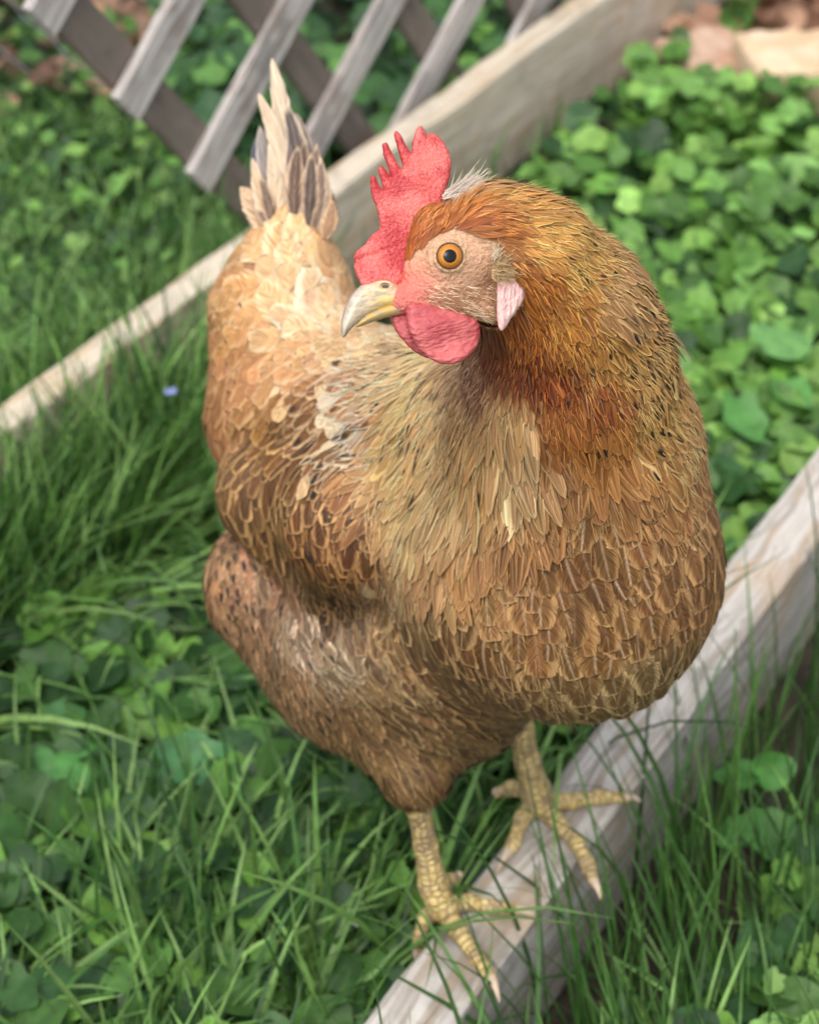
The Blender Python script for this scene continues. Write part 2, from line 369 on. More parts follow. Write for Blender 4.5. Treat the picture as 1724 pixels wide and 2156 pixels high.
def plank(name, L, W, T, mat, parent=None, bev=.0022, wav=.0012, seed=0, nseg=60):
    """beam along local x (0..L), width y, height z (0..T), worn round edges"""
    r = np.random.default_rng(seed); a = []
    hw, b = W/2, bev
    for y, z in ((-hw+b, 0), (hw-b, 0), (hw, b), (hw, T*.33), (hw, T*.66), (hw, T-b), (hw-b*.3, T-b*.3), (hw-b, T), (hw*.3, T), (-hw*.3, T), (-hw+b, T), (-hw+b*.3, T-b*.3), (-hw, T-b), (-hw, T*.66), (-hw, T*.33), (-hw, b)): a.append((y, z))
    a = np.array(a); K = len(a); xs = np.linspace(0, L, nseg+1)
    ph = r.uniform(0, 6, (K, 2)); V = []
    for i, x in enumerate(xs):
        dy = wav*np.sin(x*23+ph[:, 0])+wav*.5*r.normal(size=K); dz = wav*.6*np.sin(x*31+ph[:, 1])+wav*.3*r.normal(size=K)
        V.append(np.stack([np.full(K, x), a[:, 0]+dy*.6, a[:, 1]+dz*(a[:, 1] > .5*T)], 1))
    V = np.concatenate(V); j = np.arange(K)
    F = np.concatenate([np.stack([i*K+j, (i+1)*K+j, (i+1)*K+(j+1) % K, i*K+(j+1) % K], 1) for i in range(nseg)])[:, ::-1]
    c0 = len(V); V = np.vstack([V, [[0, 0, T/2]], [[L, 0, T/2]]])
    F = np.concatenate([F, np.stack([np.full(K, c0), j, (j+1) % K, (j+1) % K], 1)*1, np.stack([np.full(K, c0+1), nseg*K+(j+1) % K, nseg*K+j, nseg*K+j], 1)])
    me = bpy.data.meshes.new(name); me.from_pydata([tuple(v) for v in V], [], [tuple(dict.fromkeys(f)) for f in F.tolist()]); me.materials.append(mat)
    for p in me.polygons: p.use_smooth = False
    o = bpy.data.objects.new(name, me); S.collection.objects.link(o)
    if parent: o.parent = parent
    return o
fb = plank('garden_board', 2.2, .039, BT, M_W1, seed=1, nseg=160, bev=.003)
s0 = np.array([-.015, .479, 0]); c0 = s0+BN*.0195-BD*.55
fb.location = c0; fb.rotation_euler = (0, 0, BAZ)
tag(fb, 'pale weathered board on edge that the hen stands on', 'board')
bb = plank('garden_board', 3.4, .027, BT, M_W2, seed=2, nseg=160, bev=.003)
c1 = np.array([-.2935, .967, 0])+BN*.0135-BD*.9
bb.location = c1; bb.rotation_euler = (0, 0, BAZ)
tag(bb, 'far weathered board behind the hen, below the grey lattice', 'board')
# lattice, standing on edge behind the far board
lat = empty('lattice_panel', tuple(-BN*.82+BD*.9), (0, 0, BAZ))
tag(lat, 'weathered grey diagonal wood lattice standing behind the far board', 'lattice')
ang = math.radians(36.5); e1 = np.array([math.cos(ang), math.sin(ang)]); e2 = np.array([-math.sin(ang), math.cos(ang)])
p1 = np.array([.9056-.9, .159])
def slat(sz0, direction, L, yoff, mat, seed):
    o = plank('slat', L, .008, .034, mat, lat, bev=.0012, wav=.0005, seed=seed, nseg=24)
    # local x along the strip, local z across it, local y is thickness
    a = math.atan2(direction[1], direction[0])
    nx = np.array([-direction[1], direction[0]])
    st = sz0-nx*.017
    o.location = (st[0], yoff, st[1]); o.rotation_euler = (0, -a, 0)
for i in range(-3, 4):                            # front strips, rising to the right
    base = p1-e2*.1195*i*(1)
    lo_ = -.02
    st = base-e1*.006+e2*.012
    L = 1.05
    if i > 0: pass
    slat(st, e1, L, -.004, M_LAT, 20+i)
for j in range(0, 8):                             # rear strips, rising to the left
    base = p1+e1*(.1195*j+.018)
    slat(base-e2*.36, e2, .36+.38+.02*(j % 3), .005, M_LATB, 40+j)

# ------------------------------------------------------------ the hen
HB = (LP(930, 1908, 0)+LP(1132, 1690, 0))/2
hen = empty('hen', tuple(HB))
tag(hen, 'golden brown speckled hen with red comb standing on the board, head turned sideways', 'hen')
# bare skin: body core, head and legs, one mesh
V1, F1 = surface_nets(sdf, P(np.array(430.), np.array(1078.), np.array(.8))*0+np.array([-.17, .40, .17]), (.22, .86, .64), .0032)
hp = w2h(V1)
V2, F2 = surface_nets(head_h_full := (lambda q: smin(head_h(q), body_w(h2w(q))/HS, 6)), (790, 400, -150), (1120, 740, 150), 2.6)
keep = ~((hp[:, 0] > 795) & (hp[:, 0] < 1090) & (hp[:, 1] > 405) & (hp[:, 1] < 700) & (np.abs(hp[:, 2]) < 148))
F1 = F1[keep[F1].any(1)]
core_off = sdf(V1)
V1 = V1-grad(V1)*.0007
def face_col(q):
    n = len(q); c = np.tile(lin((205, 160, 125)), (n, 1))
    def blend(c, x, y, r, col, s=1):
        d = np.hypot(q[:, 0]-x, q[:, 1]-y); w_ = (s*np.exp(-(d/r)**2))[:, None]; return c*(1-w_)+lin(col)*w_
    c = blend(c, 850, 610, 55, (225, 110, 95)); c = blend(c, 890, 625, 38, (222, 130, 112), .9); c = blend(c, 860, 660, 40, (200, 110, 100), .8)
    c = blend(c, 950, 645, 45, (190, 135, 105), .6); c = blend(c, 1035, 590, 35, (165, 120, 80), .6); c = blend(c, 1000, 650, 40, (190, 150, 120), .5)
    r = np.hypot(q[:, 0]-EYE[0], q[:, 1]-EYE[1]); w_ = np.exp(-((r-33)/6)**2)[:, None]*.7; c = c*(1-w_)+lin((200, 165, 125))*w_
    w_ = np.clip((30.5-r)/3, 0, 1)[:, None]; c = c*(1-w_)+np.array([.04, .02, .015])*w_
    m = (q[:, 2] < 0) | (q[:, 0] > 1075); return c
fc2 = face_col(V2); fc1 = np.tile(lin((165, 120, 80)), (len(V1), 1))
VL, FL, UL = [], [], []
for grp in (LEGS[:5], LEGS[5:]):
    pts = np.array([p for _, q in grp for p, r in q]); lo_, hi_ = pts.min(0)-.012, pts.max(0)+.012
    v, f = surface_nets(lambda p: leg_sdf(p, grp), lo_, hi_, .0009)
    best = np.full(len(v), 1e9); uv = np.zeros((len(v), 3)); kd = np.zeros(len(v))
    for gi, (kind, q) in enumerate(grp):
        acc = 0
        for (a, ra), (b, rb) in zip(q[:-1], q[1:]):
            ba = b-a; L = np.linalg.norm(ba); d = ba/L; h = np.clip((v-a)@d, 0, L)
            rel = v-a-h[:, None]*d; dist = np.linalg.norm(rel, axis=1)-(ra+(rb-ra)*h/L)
            sx = norm(np.cross(d, [0, 0, 1.])) if abs(d[2]) < .9 else np.array([1., 0, 0]); sy = np.cross(sx, d)
            if kind == 'shank': sx = np.array([1., 0, 0]); sy = norm(np.cross(d, sx))
            angl = np.arctan2(rel@sx, rel@(sy if kind == 'toe' else -sy*np.sign(sy[1])))
            m = dist < best
            if kind == 'shank': c_ = np.stack([angl*1.5+.5*(gi), (acc+h)/.0042, np.full(len(v), .5)], 1)
            else: c_ = np.stack([angl*.32+gi*3.3, (acc+h)/.0036, np.full(len(v), .5)], 1)
            best = np.where(m, dist, best); uv[m] = c_[m]; acc += L
    VL.append(v); FL.append(f); UL.append(uv)
nv = [len(V1), len(V2), len(VL[0]), len(VL[1])]; off = np.cumsum([0]+nv)
Vb = np.concatenate([V1, h2w(V2)]+VL); Fb = np.concatenate([F1+off[0], F2[:, ::-1]+off[1], FL[0]+off[2], FL[1]+off[3]])
fm = np.concatenate([np.zeros(len(F1)), np.zeros(len(F2)), np.ones(len(FL[0])+len(FL[1]))])
colb = np.ones((len(Vb), 4)); colb[:nv[0], :3] = fc1; colb[nv[0]:nv[0]+nv[1], :3] = fc2
suv = np.zeros((len(Vb), 3)); suv[off[2]:] = np.concatenate(UL)
body = mesh_obj('body', Vb, Fb, None, hen, True, {'fcol': colb, 'suv': suv}, [M_SKIN, M_LEG], fm)

# claws
def claw(name, p0, p1, r0, droop=.002):
    n, k = 9, 10; V = []; d = norm(p1-p0); sx = norm(np.cross(d, [0, 0, 1.])); sy = np.cross(sx, d)
    for i in range(n):
        s = i/(n-1); c = p0+(p1-p0)*s+sy*droop*4*s*(1-s)*(1 if sy[2] > 0 else -1); r = r0*(1-s)**.75+.0001
        for j in range(k):
            a = 2*math.pi*j/k; V.append(c+r*(math.cos(a)*sx+math.sin(a)*sy))
    F = [(i*k+j, i*k+(j+1) % k, (i+1)*k+(j+1) % k, (i+1)*k+j) for i in range(n-1) for j in range(k)]
    return mesh_obj(name, V, F, M_CLAW, hen)
for (x0, y0, z0), (x1, y1, z1) in [((1033, 2056, .0055), (1052, 2113, .0012)), ((1084, 1915, .005), (1130, 1934, .0012)), ((880, 1992, -.016), (876, 2022, -.026)),
        ((1248, 1852, .005), (1265, 1896, .0012)), ((1312, 1680, .005), (1351, 1690, .0015)), ((1072, 1790, .005), (1045, 1841, .001)), ((1052, 1668, .004), (1037, 1675, .001)), ((960, 1851, .006), (972, 1846, .002))]:
    claw('claw', LP(x0, y0, z0), LP(x1, y1, z1), .0028)

# comb, wattles, earlobe, beak: implicit solids in the head's own frame
def slab(name, poly, r, mat, c0=0, h=1.6, wob=0, cz=1.0, col=None, bend=None, extra=None, grow=0):
    poly = np.array(poly); lo_ = np.r_[poly.min(0)-4, -r/cz-4]; hi_ = np.r_[poly.max(0)+4, r/cz+4]
    def f(q):
        x, y = q[:, 0], q[:, 1]
        d = polydist(x, y, poly)+r-grow
        rr = r
        z = q[:, 2]*cz
        e = np.where(d > 0, np.hypot(np.maximum(d, 0), z), np.abs(z))-rr
        if wob: e = e+wob*(np.sin(x*.21+y*.13)*np.sin(y*.17-x*.09)+.6*np.sin(x*.45)*np.sin(y*.39+1))
        if extra is not None: e = extra(q, e)
        return e
    v, fa = surface_nets(f, lo_, hi_, h)
    if bend is not None: v = bend(v)
    v = v+np.array([0, 0, c0]); at = None
    if col is not None:
        c = np.ones((len(v), 4)); c[:, :3] = col(v); at = {'fcol': c}
    return mesh_obj(name, h2w(v), fa[:, ::-1], mat, hen, True, at)
comb = hc([(275,832),(245,812),(225,770),(212,735),(207,690),(222,655),(245,638),(268,622),(278,600),(300,572),(325,560),(336,535),(330,490),(318,440),(300,400),(290,350),(289,300),(300,298),(318,340),(346,368),(353,362),(342,320),(326,262),(333,248),(352,268),(374,302),(386,298),(372,240),(352,190),(347,142),(358,138),(378,180),(400,225),(428,262),(442,272),(443,240),(420,160),(402,95),(406,82),(420,95),(448,150),(478,192),(488,186),(490,130),(510,68),(524,58),(540,80),(552,112),(572,94),(594,96),(626,130),(652,172),(664,225),(658,290),(640,350),(622,420),(600,520),(560,620),(500,720),(450,790),(400,815),(340,800)])
def comb_bend(v):
    v = v.copy(); up = np.clip((620-v[:, 1])/300, 0, 1)
    v[:, 2] += 10*np.sin((v[:, 1]-300)/60)*up*.7+5*np.sin(v[:, 0]/22)*up; return v
def comb_extra(q, e):
    fold = np.clip(1-np.abs(q[:, 1]-(545-(q[:, 0]-760)*.35))/9, 0, 1)*np.clip((850-q[:, 0])/60, 0, 1)
    return e+fold*4*np.clip(1-0*q[:, 2], 0, 1)
slab('comb', comb, 13, M_COMB, 0, 1.6, .35, 1.0, bend=comb_bend, extra=comb_extra, grow=3.2)
wat = smooth_poly(hc([(452,925),(470,900),(560,905),(650,925),(740,955),(800,985),(812,1040),(798,1100),(755,1160),(695,1190),(640,1196),(580,1178),(520,1130),(480,1070),(456,990)]))
def wat_bend(v):
    v = v.copy(); v[:, 2] += 5*np.sin(v[:, 1]/14+v[:, 0]/60)-.0012*(v[:, 0]-930)**2+6; return v
slab('wattle', wat, 13, M_WAT, 34, 2.0, .6, 1, bend=wat_bend)
wat2 = smooth_poly(hc([(372,955),(420,930),(500,920),(600,950),(700,1000),(690,1100),(640,1170),(570,1172),(500,1140),(440,1085),(395,1020)]))
slab('wattle', wat2, 11, M_WAT, -4, 2.0, 1.2, 1, bend=wat_bend)
lobe = smooth_poly(hc([(890,780),(930,745),(985,718),(1015,760),(1029,830),(1012,900),(962,965),(922,1030),(903,1038),(889,990),(886,900)]))
slab('earlobe', lobe, 12, M_LOBE, 70, 1.8, .5, 1, bend=lambda v: v+np.stack([0*v[:, 0], 0*v[:, 0], -(v[:, 0]-1080)*.35], 1))
upper = smooth_poly(hc([(148,1068),(140,1010),(152,945),(178,885),(212,838),(245,808),(290,800),(345,790),(400,800),(470,850),(530,865),(585,880),(570,893),(500,893),(400,915),(300,942),(230,985),(185,1030),(165,1062)]))
lower = smooth_poly(hc([(205,1020),(240,965),(330,915),(420,890),(570,880),(520,925),(455,950),(370,966),(300,988),(240,1012)]))
def upcol(v):
    w_ = np.clip((v[:, 1]-(600+(v[:, 0]-760)*-.02))/40, 0, 1)[:, None]
    tip = np.clip((790-v[:, 0])/60, 0, 1)[:, None]
    base = lin((212, 188, 144))*(1-tip)+lin((190, 178, 156))*tip
    rid = np.clip((1-(v[:, 1]-polyridge(v[:, 0]))/16), 0, 1)[:, None]*np.clip((800-v[:, 0])/40, 0, 1)[:, None]
    base = base*(1-rid*.6)+lin((160, 140, 165))*rid*.6
    g_ = np.clip((v[:, 0]-815)/40, 0, 1)[:, None]; base = base*(1-g_)+lin((226, 150, 120))*g_
    y_ = (np.clip((v[:, 1]-622)/10, 0, 1)*np.clip((v[:, 0]-775)/30, 0, 1)*np.clip((905-v[:, 0])/15, 0, 1))[:, None]
    return base*(1-y_)+lin((214, 182, 92))*y_
def polyridge(x): return np.interp(x, [716, 733, 748, 762, 800], [690, 631, 610, 597, 592])
def bkx(q, e):
    n_ = np.hypot((q[:, 0]-811)/10., (q[:, 1]-602)/6.)
    e = e-2.5*np.exp(-((np.hypot((q[:, 0]-806)/20., (q[:, 1]-601)/12.)-.9)/.35)**2)*np.clip(q[:, 2]/10, 0, 1)
    return e+np.clip(1.3-n_, 0, 1)*12*np.clip(q[:, 2]/10, 0, 1)
slab('upper_beak', upper, 23, M_BEAK, 0, 1.5, 0, 1.0, col=upcol, extra=bkx)
slab('lower_beak', lower, 19, M_BEAK, 0, 1.8, 0, 1.0, col=lambda v: np.tile(lin((190, 158, 84)), (len(v), 1)))
# dark ball set in the nostril, the hollow's shade put into its colour
def ball(name, q, r, mat, parent, sc=(1, 1, 1), seg=40, axis=None):
    th, ph = np.meshgrid(np.linspace(0, math.pi, seg), np.linspace(0, 2*math.pi, seg*2, endpoint=False), indexing='ij')
    L = np.stack([np.sin(th)*np.cos(ph), np.sin(th)*np.sin(ph), np.cos(th)], -1).reshape(-1, 3)*np.array(sc)
    v = np.array(q)+L*r; I = np.arange(seg*seg*2).reshape(seg, seg*2); J = np.roll(I, -1, 1)
    F = np.stack([I[:-1], I[1:], J[1:], J[:-1]], -1).reshape(-1, 4)
    return mesh_obj(name, h2w(v), F[:, ::-1], mat, parent, True, {'fuv': L})
M_NOS = flat('nostril_dark', (.09, .06, .05), .8)
ball('nostril', (812, 603, 10), 8, M_NOS, hen, (1.15, .45, .9), 14)
def mat_eye():
    m = NT('amber_iris'); a = m.n('SeparateXYZ', {0: m.attr('fuv').outputs['Vector']})
    r = m.math('SQRT', m.math('ADD', m.math('POWER', a.outputs[0], 2), m.math('POWER', a.outputs[1], 2)))
    an = m.math('ARCTAN2', a.outputs[1], a.outputs[0])
    n = m.noise(m.n('CombineXYZ', {0: m.math('MULTIPLY', an, 5), 1: m.math('MULTIPLY', r, 3)}).outputs[0], 2.5, 3)
    c = m.mix(m.sstep(r, .42, .80), (.52, .19, .025), (.32, .095, .012)); c = m.mix(m.sstep(n, .3, .75), c, (.60, .25, .04))
    c = m.mix(m.sstep(r, .50, .46), c, (.004, .004, .005)); c = m.mix(m.sstep(r, .82, .88), c, (.03, .02, .015))
    m.set(Base_Color=c, Roughness=.3, Coat_Weight=.3, Coat_Roughness=.02); m.b.inputs['Specular IOR Level'].default_value = .2; return m.m
eye = ball('eye', EYE, 30, mat_eye(), hen, (1, 1, 1), 40)

# ---- plumage
FACE = hc([(385,800),(430,750),(470,715),(530,650),(580,588),(680,560),(780,572),(850,600),(895,660),(895,760),(900,900),(905,1010),(860,1010),(700,965),(560,950),(440,950),(380,860)])
def L_(x, y, dx, dy, reg, L, W, pt, col, edge, lace, spot, shaft, lift=.0022, dens=1.0):
    return (x, y, dx, dy, reg, L, W, pt, col, edge, lace, spot, shaft, lift, dens)
H, BR, BK, WG, TG = range(5)
LM = [
 L_(862,560,.5,-1,H,.007,.0011,.9,(176,96,48),(205,130,75),.4,0,.1,.0012),
 L_(885,500,.7,-.8,H,.009,.0013,.9,(170,92,42),(200,130,75),.4,0,.1,.0015),
 L_(930,455,1,-.35,H,.012,.0015,.9,(172,98,44),(205,140,80),.4,0,.1,.002),
 L_(1000,430,1,-.1,H,.016,.0018,.9,(180,108,48),(215,155,90),.4,0,.1,.0025),
 L_(965,392,.9,-.6,H,.017,.0022,.9,(214,190,170),(236,222,210),.5,0,.1,.004),
 L_(1020,388,1,-.02,H,.022,.003,.8,(214,166,112),(232,196,150),.5,.1,.2,.003),
 L_(1090,420,1,.25,H,.020,.003,.8,(196,138,72),(228,180,114),.5,.05,.2,.0025),
 L_(1010,475,1,.05,H,.013,.0016,.9,(140,74,28),(180,110,55),.4,0,.1,.0018),
 L_(1070,490,1,.35,H,.013,.0020,.85,(150,88,34),(196,136,70),.5,0,.65),
 L_(1060,525,.8,.6,H,.010,.0016,.9,(150,98,52),(200,150,100),.5,0,.65),
 L_(1150,500,.9,.6,H,.014,.0026,.7,(190,136,64),(228,184,112),.7,.03,.65),
 L_(1240,560,.7,.8,H,.015,.0030,.7,(176,128,60),(222,184,116),.8,.08,.65),
 L_(1310,640,.55,1,H,.017,.0034,.7,(152,118,74),(205,175,125),.8,.12,.65,.007),
 L_(1120,600,.6,.9,H,.013,.0024,.75,(150,88,32),(202,140,64),.6,0,.65),
 L_(1200,690,.4,1,H,.015,.0030,.7,(160,102,40),(212,158,80),.75,.02,.65),
 L_(1300,760,.4,1,H,.017,.0036,.7,(166,120,56),(210,170,104),.8,.16,.65),
 L_(1370,800,.45,1,H,.020,.0040,.7,(166,126,70),(212,178,118),.7,.45,.65),
 L_(1110,700,.35,1,H,.014,.0026,.75,(138,76,28),(184,122,56),.6,0,.65),
 L_(1060,760,.1,1,H,.016,.0024,.8,(98,46,24),(160,98,56),.5,0,.65),
 L_(1000,790,-.1,1,H,.016,.0018,.9,(112,70,50),(190,155,128),.7,0,.2),
 L_(1150,800,.25,1,H,.018,.0032,.7,(98,44,20),(160,92,44),.5,.03,.65),
 L_(1260,850,.3,1,H,.020,.004,.6,(118,62,26),(184,128,70),.6,.06,.65),
 L_(1390,900,.35,1,H,.024,.0045,.6,(172,130,66),(214,180,120),.7,.25,.65),
 L_(1440,960,.3,1,H,.022,.0045,.6,(172,130,76),(216,186,136),.8,.1,.2),
 L_(950,800,-.35,1,H,.020,.0022,.85,(150,118,88),(205,176,140),.7,.1,.2),
 L_(900,840,-.8,1,H,.026,.0030,.8,(196,164,116),(224,200,156),.6,.4,.3),
 L_(850,790,-1,.5,H,.026,.0034,.75,(214,184,132),(234,212,172),.6,.2,.3),
 L_(800,800,-1,.35,H,.028,.0036,.7,(212,172,124),(238,220,190),.7,.3,.2),
 L_(830,890,-.9,.9,H,.030,.0042,.7,(202,168,112),(228,202,156),.6,.35,.3,.003),
 L_(880,960,-.5,1,H,.032,.0040,.7,(198,162,108),(224,196,150),.6,.45,.3,.003),
 L_(820,1010,-.3,1,H,.030,.0040,.7,(204,170,112),(226,204,160),.6,.15,.3,.003),
 L_(960,900,-.1,1,H,.030,.0028,.8,(170,126,80),(214,182,138),.6,.08,.4,.003),
 L_(1000,1000,.1,1,H,.036,.0034,.75,(176,136,84),(216,188,142),.6,.04,.5,.004),
 L_(1080,900,.3,1,H,.036,.0044,.65,(190,148,98),(222,190,146),.6,0,.6,.005),
 L_(1100,1010,.3,1,H,.036,.0042,.65,(184,150,104),(220,196,154),.6,0,.6,.005),
 L_(930,1090,.1,1,H,.034,.0044,.65,(184,150,104),(222,198,156),.6,.04,.5,.004),
 L_(850,1120,.0,1,H,.030,.0042,.65,(196,166,118),(222,200,158),.6,.02,.3),
 L_(1190,920,.3,1,H,.028,.0036,.6,(140,86,38),(176,124,66),.5,.02,.2),
 L_(1290,960,.35,1,H,.032,.0046,.55,(158,106,50),(196,152,92),.5,.05,.4,.003),
 L_(1380,1000,.3,1,H,.026,.0056,.5,(168,122,70),(208,172,120),.6,.03,.3),
 # breast
 L_(1200,1040,.2,1,BR,.024,.0074,.25,(138,98,58),(176,138,92),.6,0,.7),
 L_(1330,1080,.25,1,BR,.024,.0078,.2,(148,106,64),(186,150,104),.6,0,.7),
 L_(1460,1080,.15,1,BR,.024,.0078,.15,(150,106,64),(200,162,114),.75,0,.5),
 L_(1500,1180,-.1,1,BR,.024,.0078,.15,(140,98,58),(184,144,98),.7,0,.4),
 L_(1250,1200,.25,1,BR,.024,.0082,.2,(126,86,46),(168,130,84),.6,0,.85),
 L_(1120,1180,.15,1,BR,.024,.0078,.2,(134,94,54),(176,138,94),.6,0,.8),
 L_(1400,1280,.1,1,BR,.024,.0082,.2,(132,92,54),(172,134,90),.6,0,.7),
 L_(1020,1260,.1,1,BR,.024,.0080,.2,(158,118,74),(190,154,108),.6,0,.6),
 L_(900,1240,.1,1,BR,.024,.0082,.25,(168,132,90),(200,168,126),.6,0,.3),
 L_(820,1260,.3,.9,BR,.024,.0080,.3,(168,136,98),(208,180,142),.6,0,.3),
 L_(850,1350,.5,.8,BR,.023,.0080,.1,(132,98,62),(190,156,112),.85,0,.5),
 L_(960,1380,.5,.9,BR,.023,.0078,.1,(118,84,48),(182,146,102),.85,0,.5),
 L_(1100,1370,.2,1,BR,.024,.0082,.2,(140,100,58),(182,144,98),.65,0,.7),
 L_(1280,1370,.05,1,BR,.024,.0082,.2,(132,94,52),(176,138,92),.6,0,.7),
 L_(1180,1460,.4,.8,BR,.026,.0080,.3,(138,106,64),(186,158,112),.6,0,.5,.005),
 L_(1330,1430,.3,.6,BR,.026,.0080,.4,(142,112,72),(192,166,122),.6,0,.4,.007),
 L_(1050,1480,.7,.5,BR,.024,.0070,.3,(112,82,50),(168,136,94),.6,0,.4),
 L_(900,1440,.8,.5,BR,.023,.0072,.2,(112,80,48),(176,142,100),.75,0,.4),
 # back and saddle
 L_(700,740,-1,.15,BK,.024,.0080,.2,(212,166,118),(236,206,168),.7,0,.2),
 L_(760,740,-1,.1,BK,.022,.0070,.3,(220,184,138),(240,220,190),.7,.12,.2),
 L_(600,780,-.6,.6,BK,.024,.0086,.15,(200,148,98),(232,194,150),.75,0,.1),
 L_(500,800,-.3,1,BK,.024,.0086,.2,(176,122,76),(216,174,128),.75,0,.1),
 L_(460,870,0,1,BK,.026,.0080,.2,(158,106,64),(204,160,114),.7,.03,.1),
 L_(470,700,-.4,.9,BK,.024,.0086,.2,(190,134,82),(224,180,130),.7,0,.1),
 L_(560,680,-.5,.3,BK,.024,.0090,.15,(218,170,118),(238,208,168),.7,0,.1),
 L_(640,640,-.1,-1,BK,.026,.0090,.2,(228,190,146),(244,224,198),.7,0,.1),
 L_(500,600,-.3,.2,BK,.026,.0090,.2,(204,150,96),(230,190,146),.7,0,.1),
 L_(600,540,-.1,-1,BK,.030,.0095,.25,(222,174,124),(240,208,170),.7,0,.1),
 L_(700,560,.2,-1,BK,.028,.0085,.3,(212,162,110),(236,200,160),.7,0,.1),
 L_(600,440,0,-1,BK,.034,.0085,.35,(218,168,118),(238,206,168),.7,.03,.1),
 L_(680,470,.1,-1,BK,.030,.0070,.4,(196,146,98),(232,198,160),.7,.1,.1),
 # wing
 L_(720,810,-.85,.5,WG,.024,.0062,.2,(176,122,78),(240,222,200),.75,.22,.1),
 L_(650,850,-.7,.8,WG,.024,.0060,.2,(170,116,70),(226,194,158),.75,.12,.1),
 L_(760,900,-.7,.8,WG,.023,.0060,.25,(196,150,106),(242,228,208),.8,.20,.1),
 L_(700,960,-.45,.9,WG,.022,.0060,.2,(176,118,68),(232,210,180),.6,.30,.1),
 L_(560,920,-.35,1,WG,.025,.0064,.2,(146,96,46),(206,166,112),.85,.02,.2),
 L_(500,1020,-.05,1,WG,.028,.0070,.2,(140,100,62),(192,154,108),.75,0,.2),
 L_(600,1010,-.15,1,WG,.025,.0060,.2,(132,82,36),(206,166,116),.8,.05,.2),
 L_(680,1060,0,1,WG,.022,.0058,.25,(122,76,38),(204,162,112),.8,.05,.2),
 L_(755,1080,.05,1,WG,.020,.0056,.3,(132,86,46),(204,162,114),.7,.03,.1),
 L_(560,1140,.35,1,WG,.027,.0064,.2,(118,80,44),(186,148,98),.75,0,.2),
 L_(650,1170,.3,1,WG,.024,.0058,.2,(124,76,38),(186,140,90),.65,.03,.2),
 L_(740,1190,.2,1,WG,.020,.0052,.35,(116,72,38),(184,138,90),.7,0,.1),
 L_(690,1270,.5,.8,WG,.022,.0052,.3,(80,54,32),(150,118,78),.5,0,.1),
 # belly, thigh, fluff
 L_(470,1180,0,1,TG,.022,.0050,.4,(168,118,84),(196,150,114),.5,.35,.1),
 L_(450,1260,.2,1,TG,.022,.0050,.4,(160,110,76),(190,144,108),.5,.35,.1),
 L_(560,1270,.3,1,TG,.022,.0046,.5,(150,104,74),(196,156,124),.5,.30,.1),
 L_(520,1350,.4,.9,TG,.022,.0046,.5,(150,106,74),(188,146,110),.5,.25,.1),
 L_(640,1340,.5,.8,TG,.022,.0044,.6,(160,124,98),(210,180,154),.6,.12,.1,.003),
 L_(720,1380,.6,.7,TG,.022,.0046,.6,(156,124,96),(206,178,148),.6,.05,.1,.003),
 L_(640,1470,.5,.9,TG,.024,.0046,.6,(138,98,66),(182,142,106),.5,.10,.1,.003),
 L_(800,1450,.9,.4,TG,.026,.0046,.6,(136,98,62),(186,148,108),.6,0,.1,.003),
 L_(760,1560,.7,.7,TG,.026,.0046,.6,(122,86,54),(168,130,90),.5,0,.1,.003),
 L_(880,1530,.8,.5,TG,.026,.0044,.6,(118,84,52),(170,134,94),.5,0,.1,.003),
 L_(850,1630,.3,1,TG,.028,.0036,.8,(118,84,50),(160,122,82),.5,0,.1,.0045),
 L_(980,1540,.8,.3,TG,.024,.0046,.6,(112,80,48),(160,126,84),.5,0,.1),
]
def cast(x, y):
    x = np.asarray(x, float); r = norm(ray(x, np.asarray(y, float))); t = np.full(len(x), .42); best = np.full(len(x), 1e9); bt = t.copy()
    for _ in range(160):
        d = sdf(CAM+r*t[:, None]); m = (d < best) & (best > .0002); best = np.where(m, d, best); bt = np.where(m, t, bt)
        t = np.where(best < .0002, t, np.minimum(t+np.maximum(d, .0001)*.8, 1.3))
    p = CAM+r*bt[:, None]
    for _ in range(4): p = p-grad(p)*sdf(p)[:, None]
    return p
lx = np.array([l[0] for l in LM], float); ly = np.array([l[1] for l in LM], float); ldx = np.array([l[2] for l in LM]); ldy = np.array([l[3] for l in LM])
LPs = cast(lx, ly); nn_ = grad(LPs); tt = proj(LPs)[2]
ln_ = np.hypot(ldx, ldy)
Q = ray(lx, ly)*tt[:, None]+CAM; Q2 = ray(lx+ldx/ln_*8, ly+ldy/ln_*8)
# direction: where the ray through the neighbouring pixel meets the tangent plane
tp = ((LPs-CAM)*nn_).sum(1)/np.where(np.abs((Q2*nn_).sum(1)) < .15, -.15, (Q2*nn_).sum(1))
LD = norm(CAM+Q2*tp[:, None]-LPs)
bad = ((Q2*nn_).sum(1) > -.2); e_ = (ldx/ln_)[:, None]*RGT-(ldy/ln_)[:, None]*UPV; LD[bad] = norm((e_-nn_*(e_*nn_).sum(1)[:, None]))[bad]
LREG = np.array([l[4] for l in LM]); LC = np.array([lin(l[8]) for l in LM]); LE = np.array([lin(l[9]) for l in LM])
LQ = np.array([[l[5], l[6], l[7], l[10], l[11], l[12], l[13]] for l in LM])
def weights(p, pw=5):
    d = np.linalg.norm(p[:, None]-LPs[None], axis=2)+.004; w_ = d**-pw; return w_/w_.sum(1, keepdims=True)
def flow(p): return (weights(p, 4)[:, :, None]*LD[None]).sum(1)
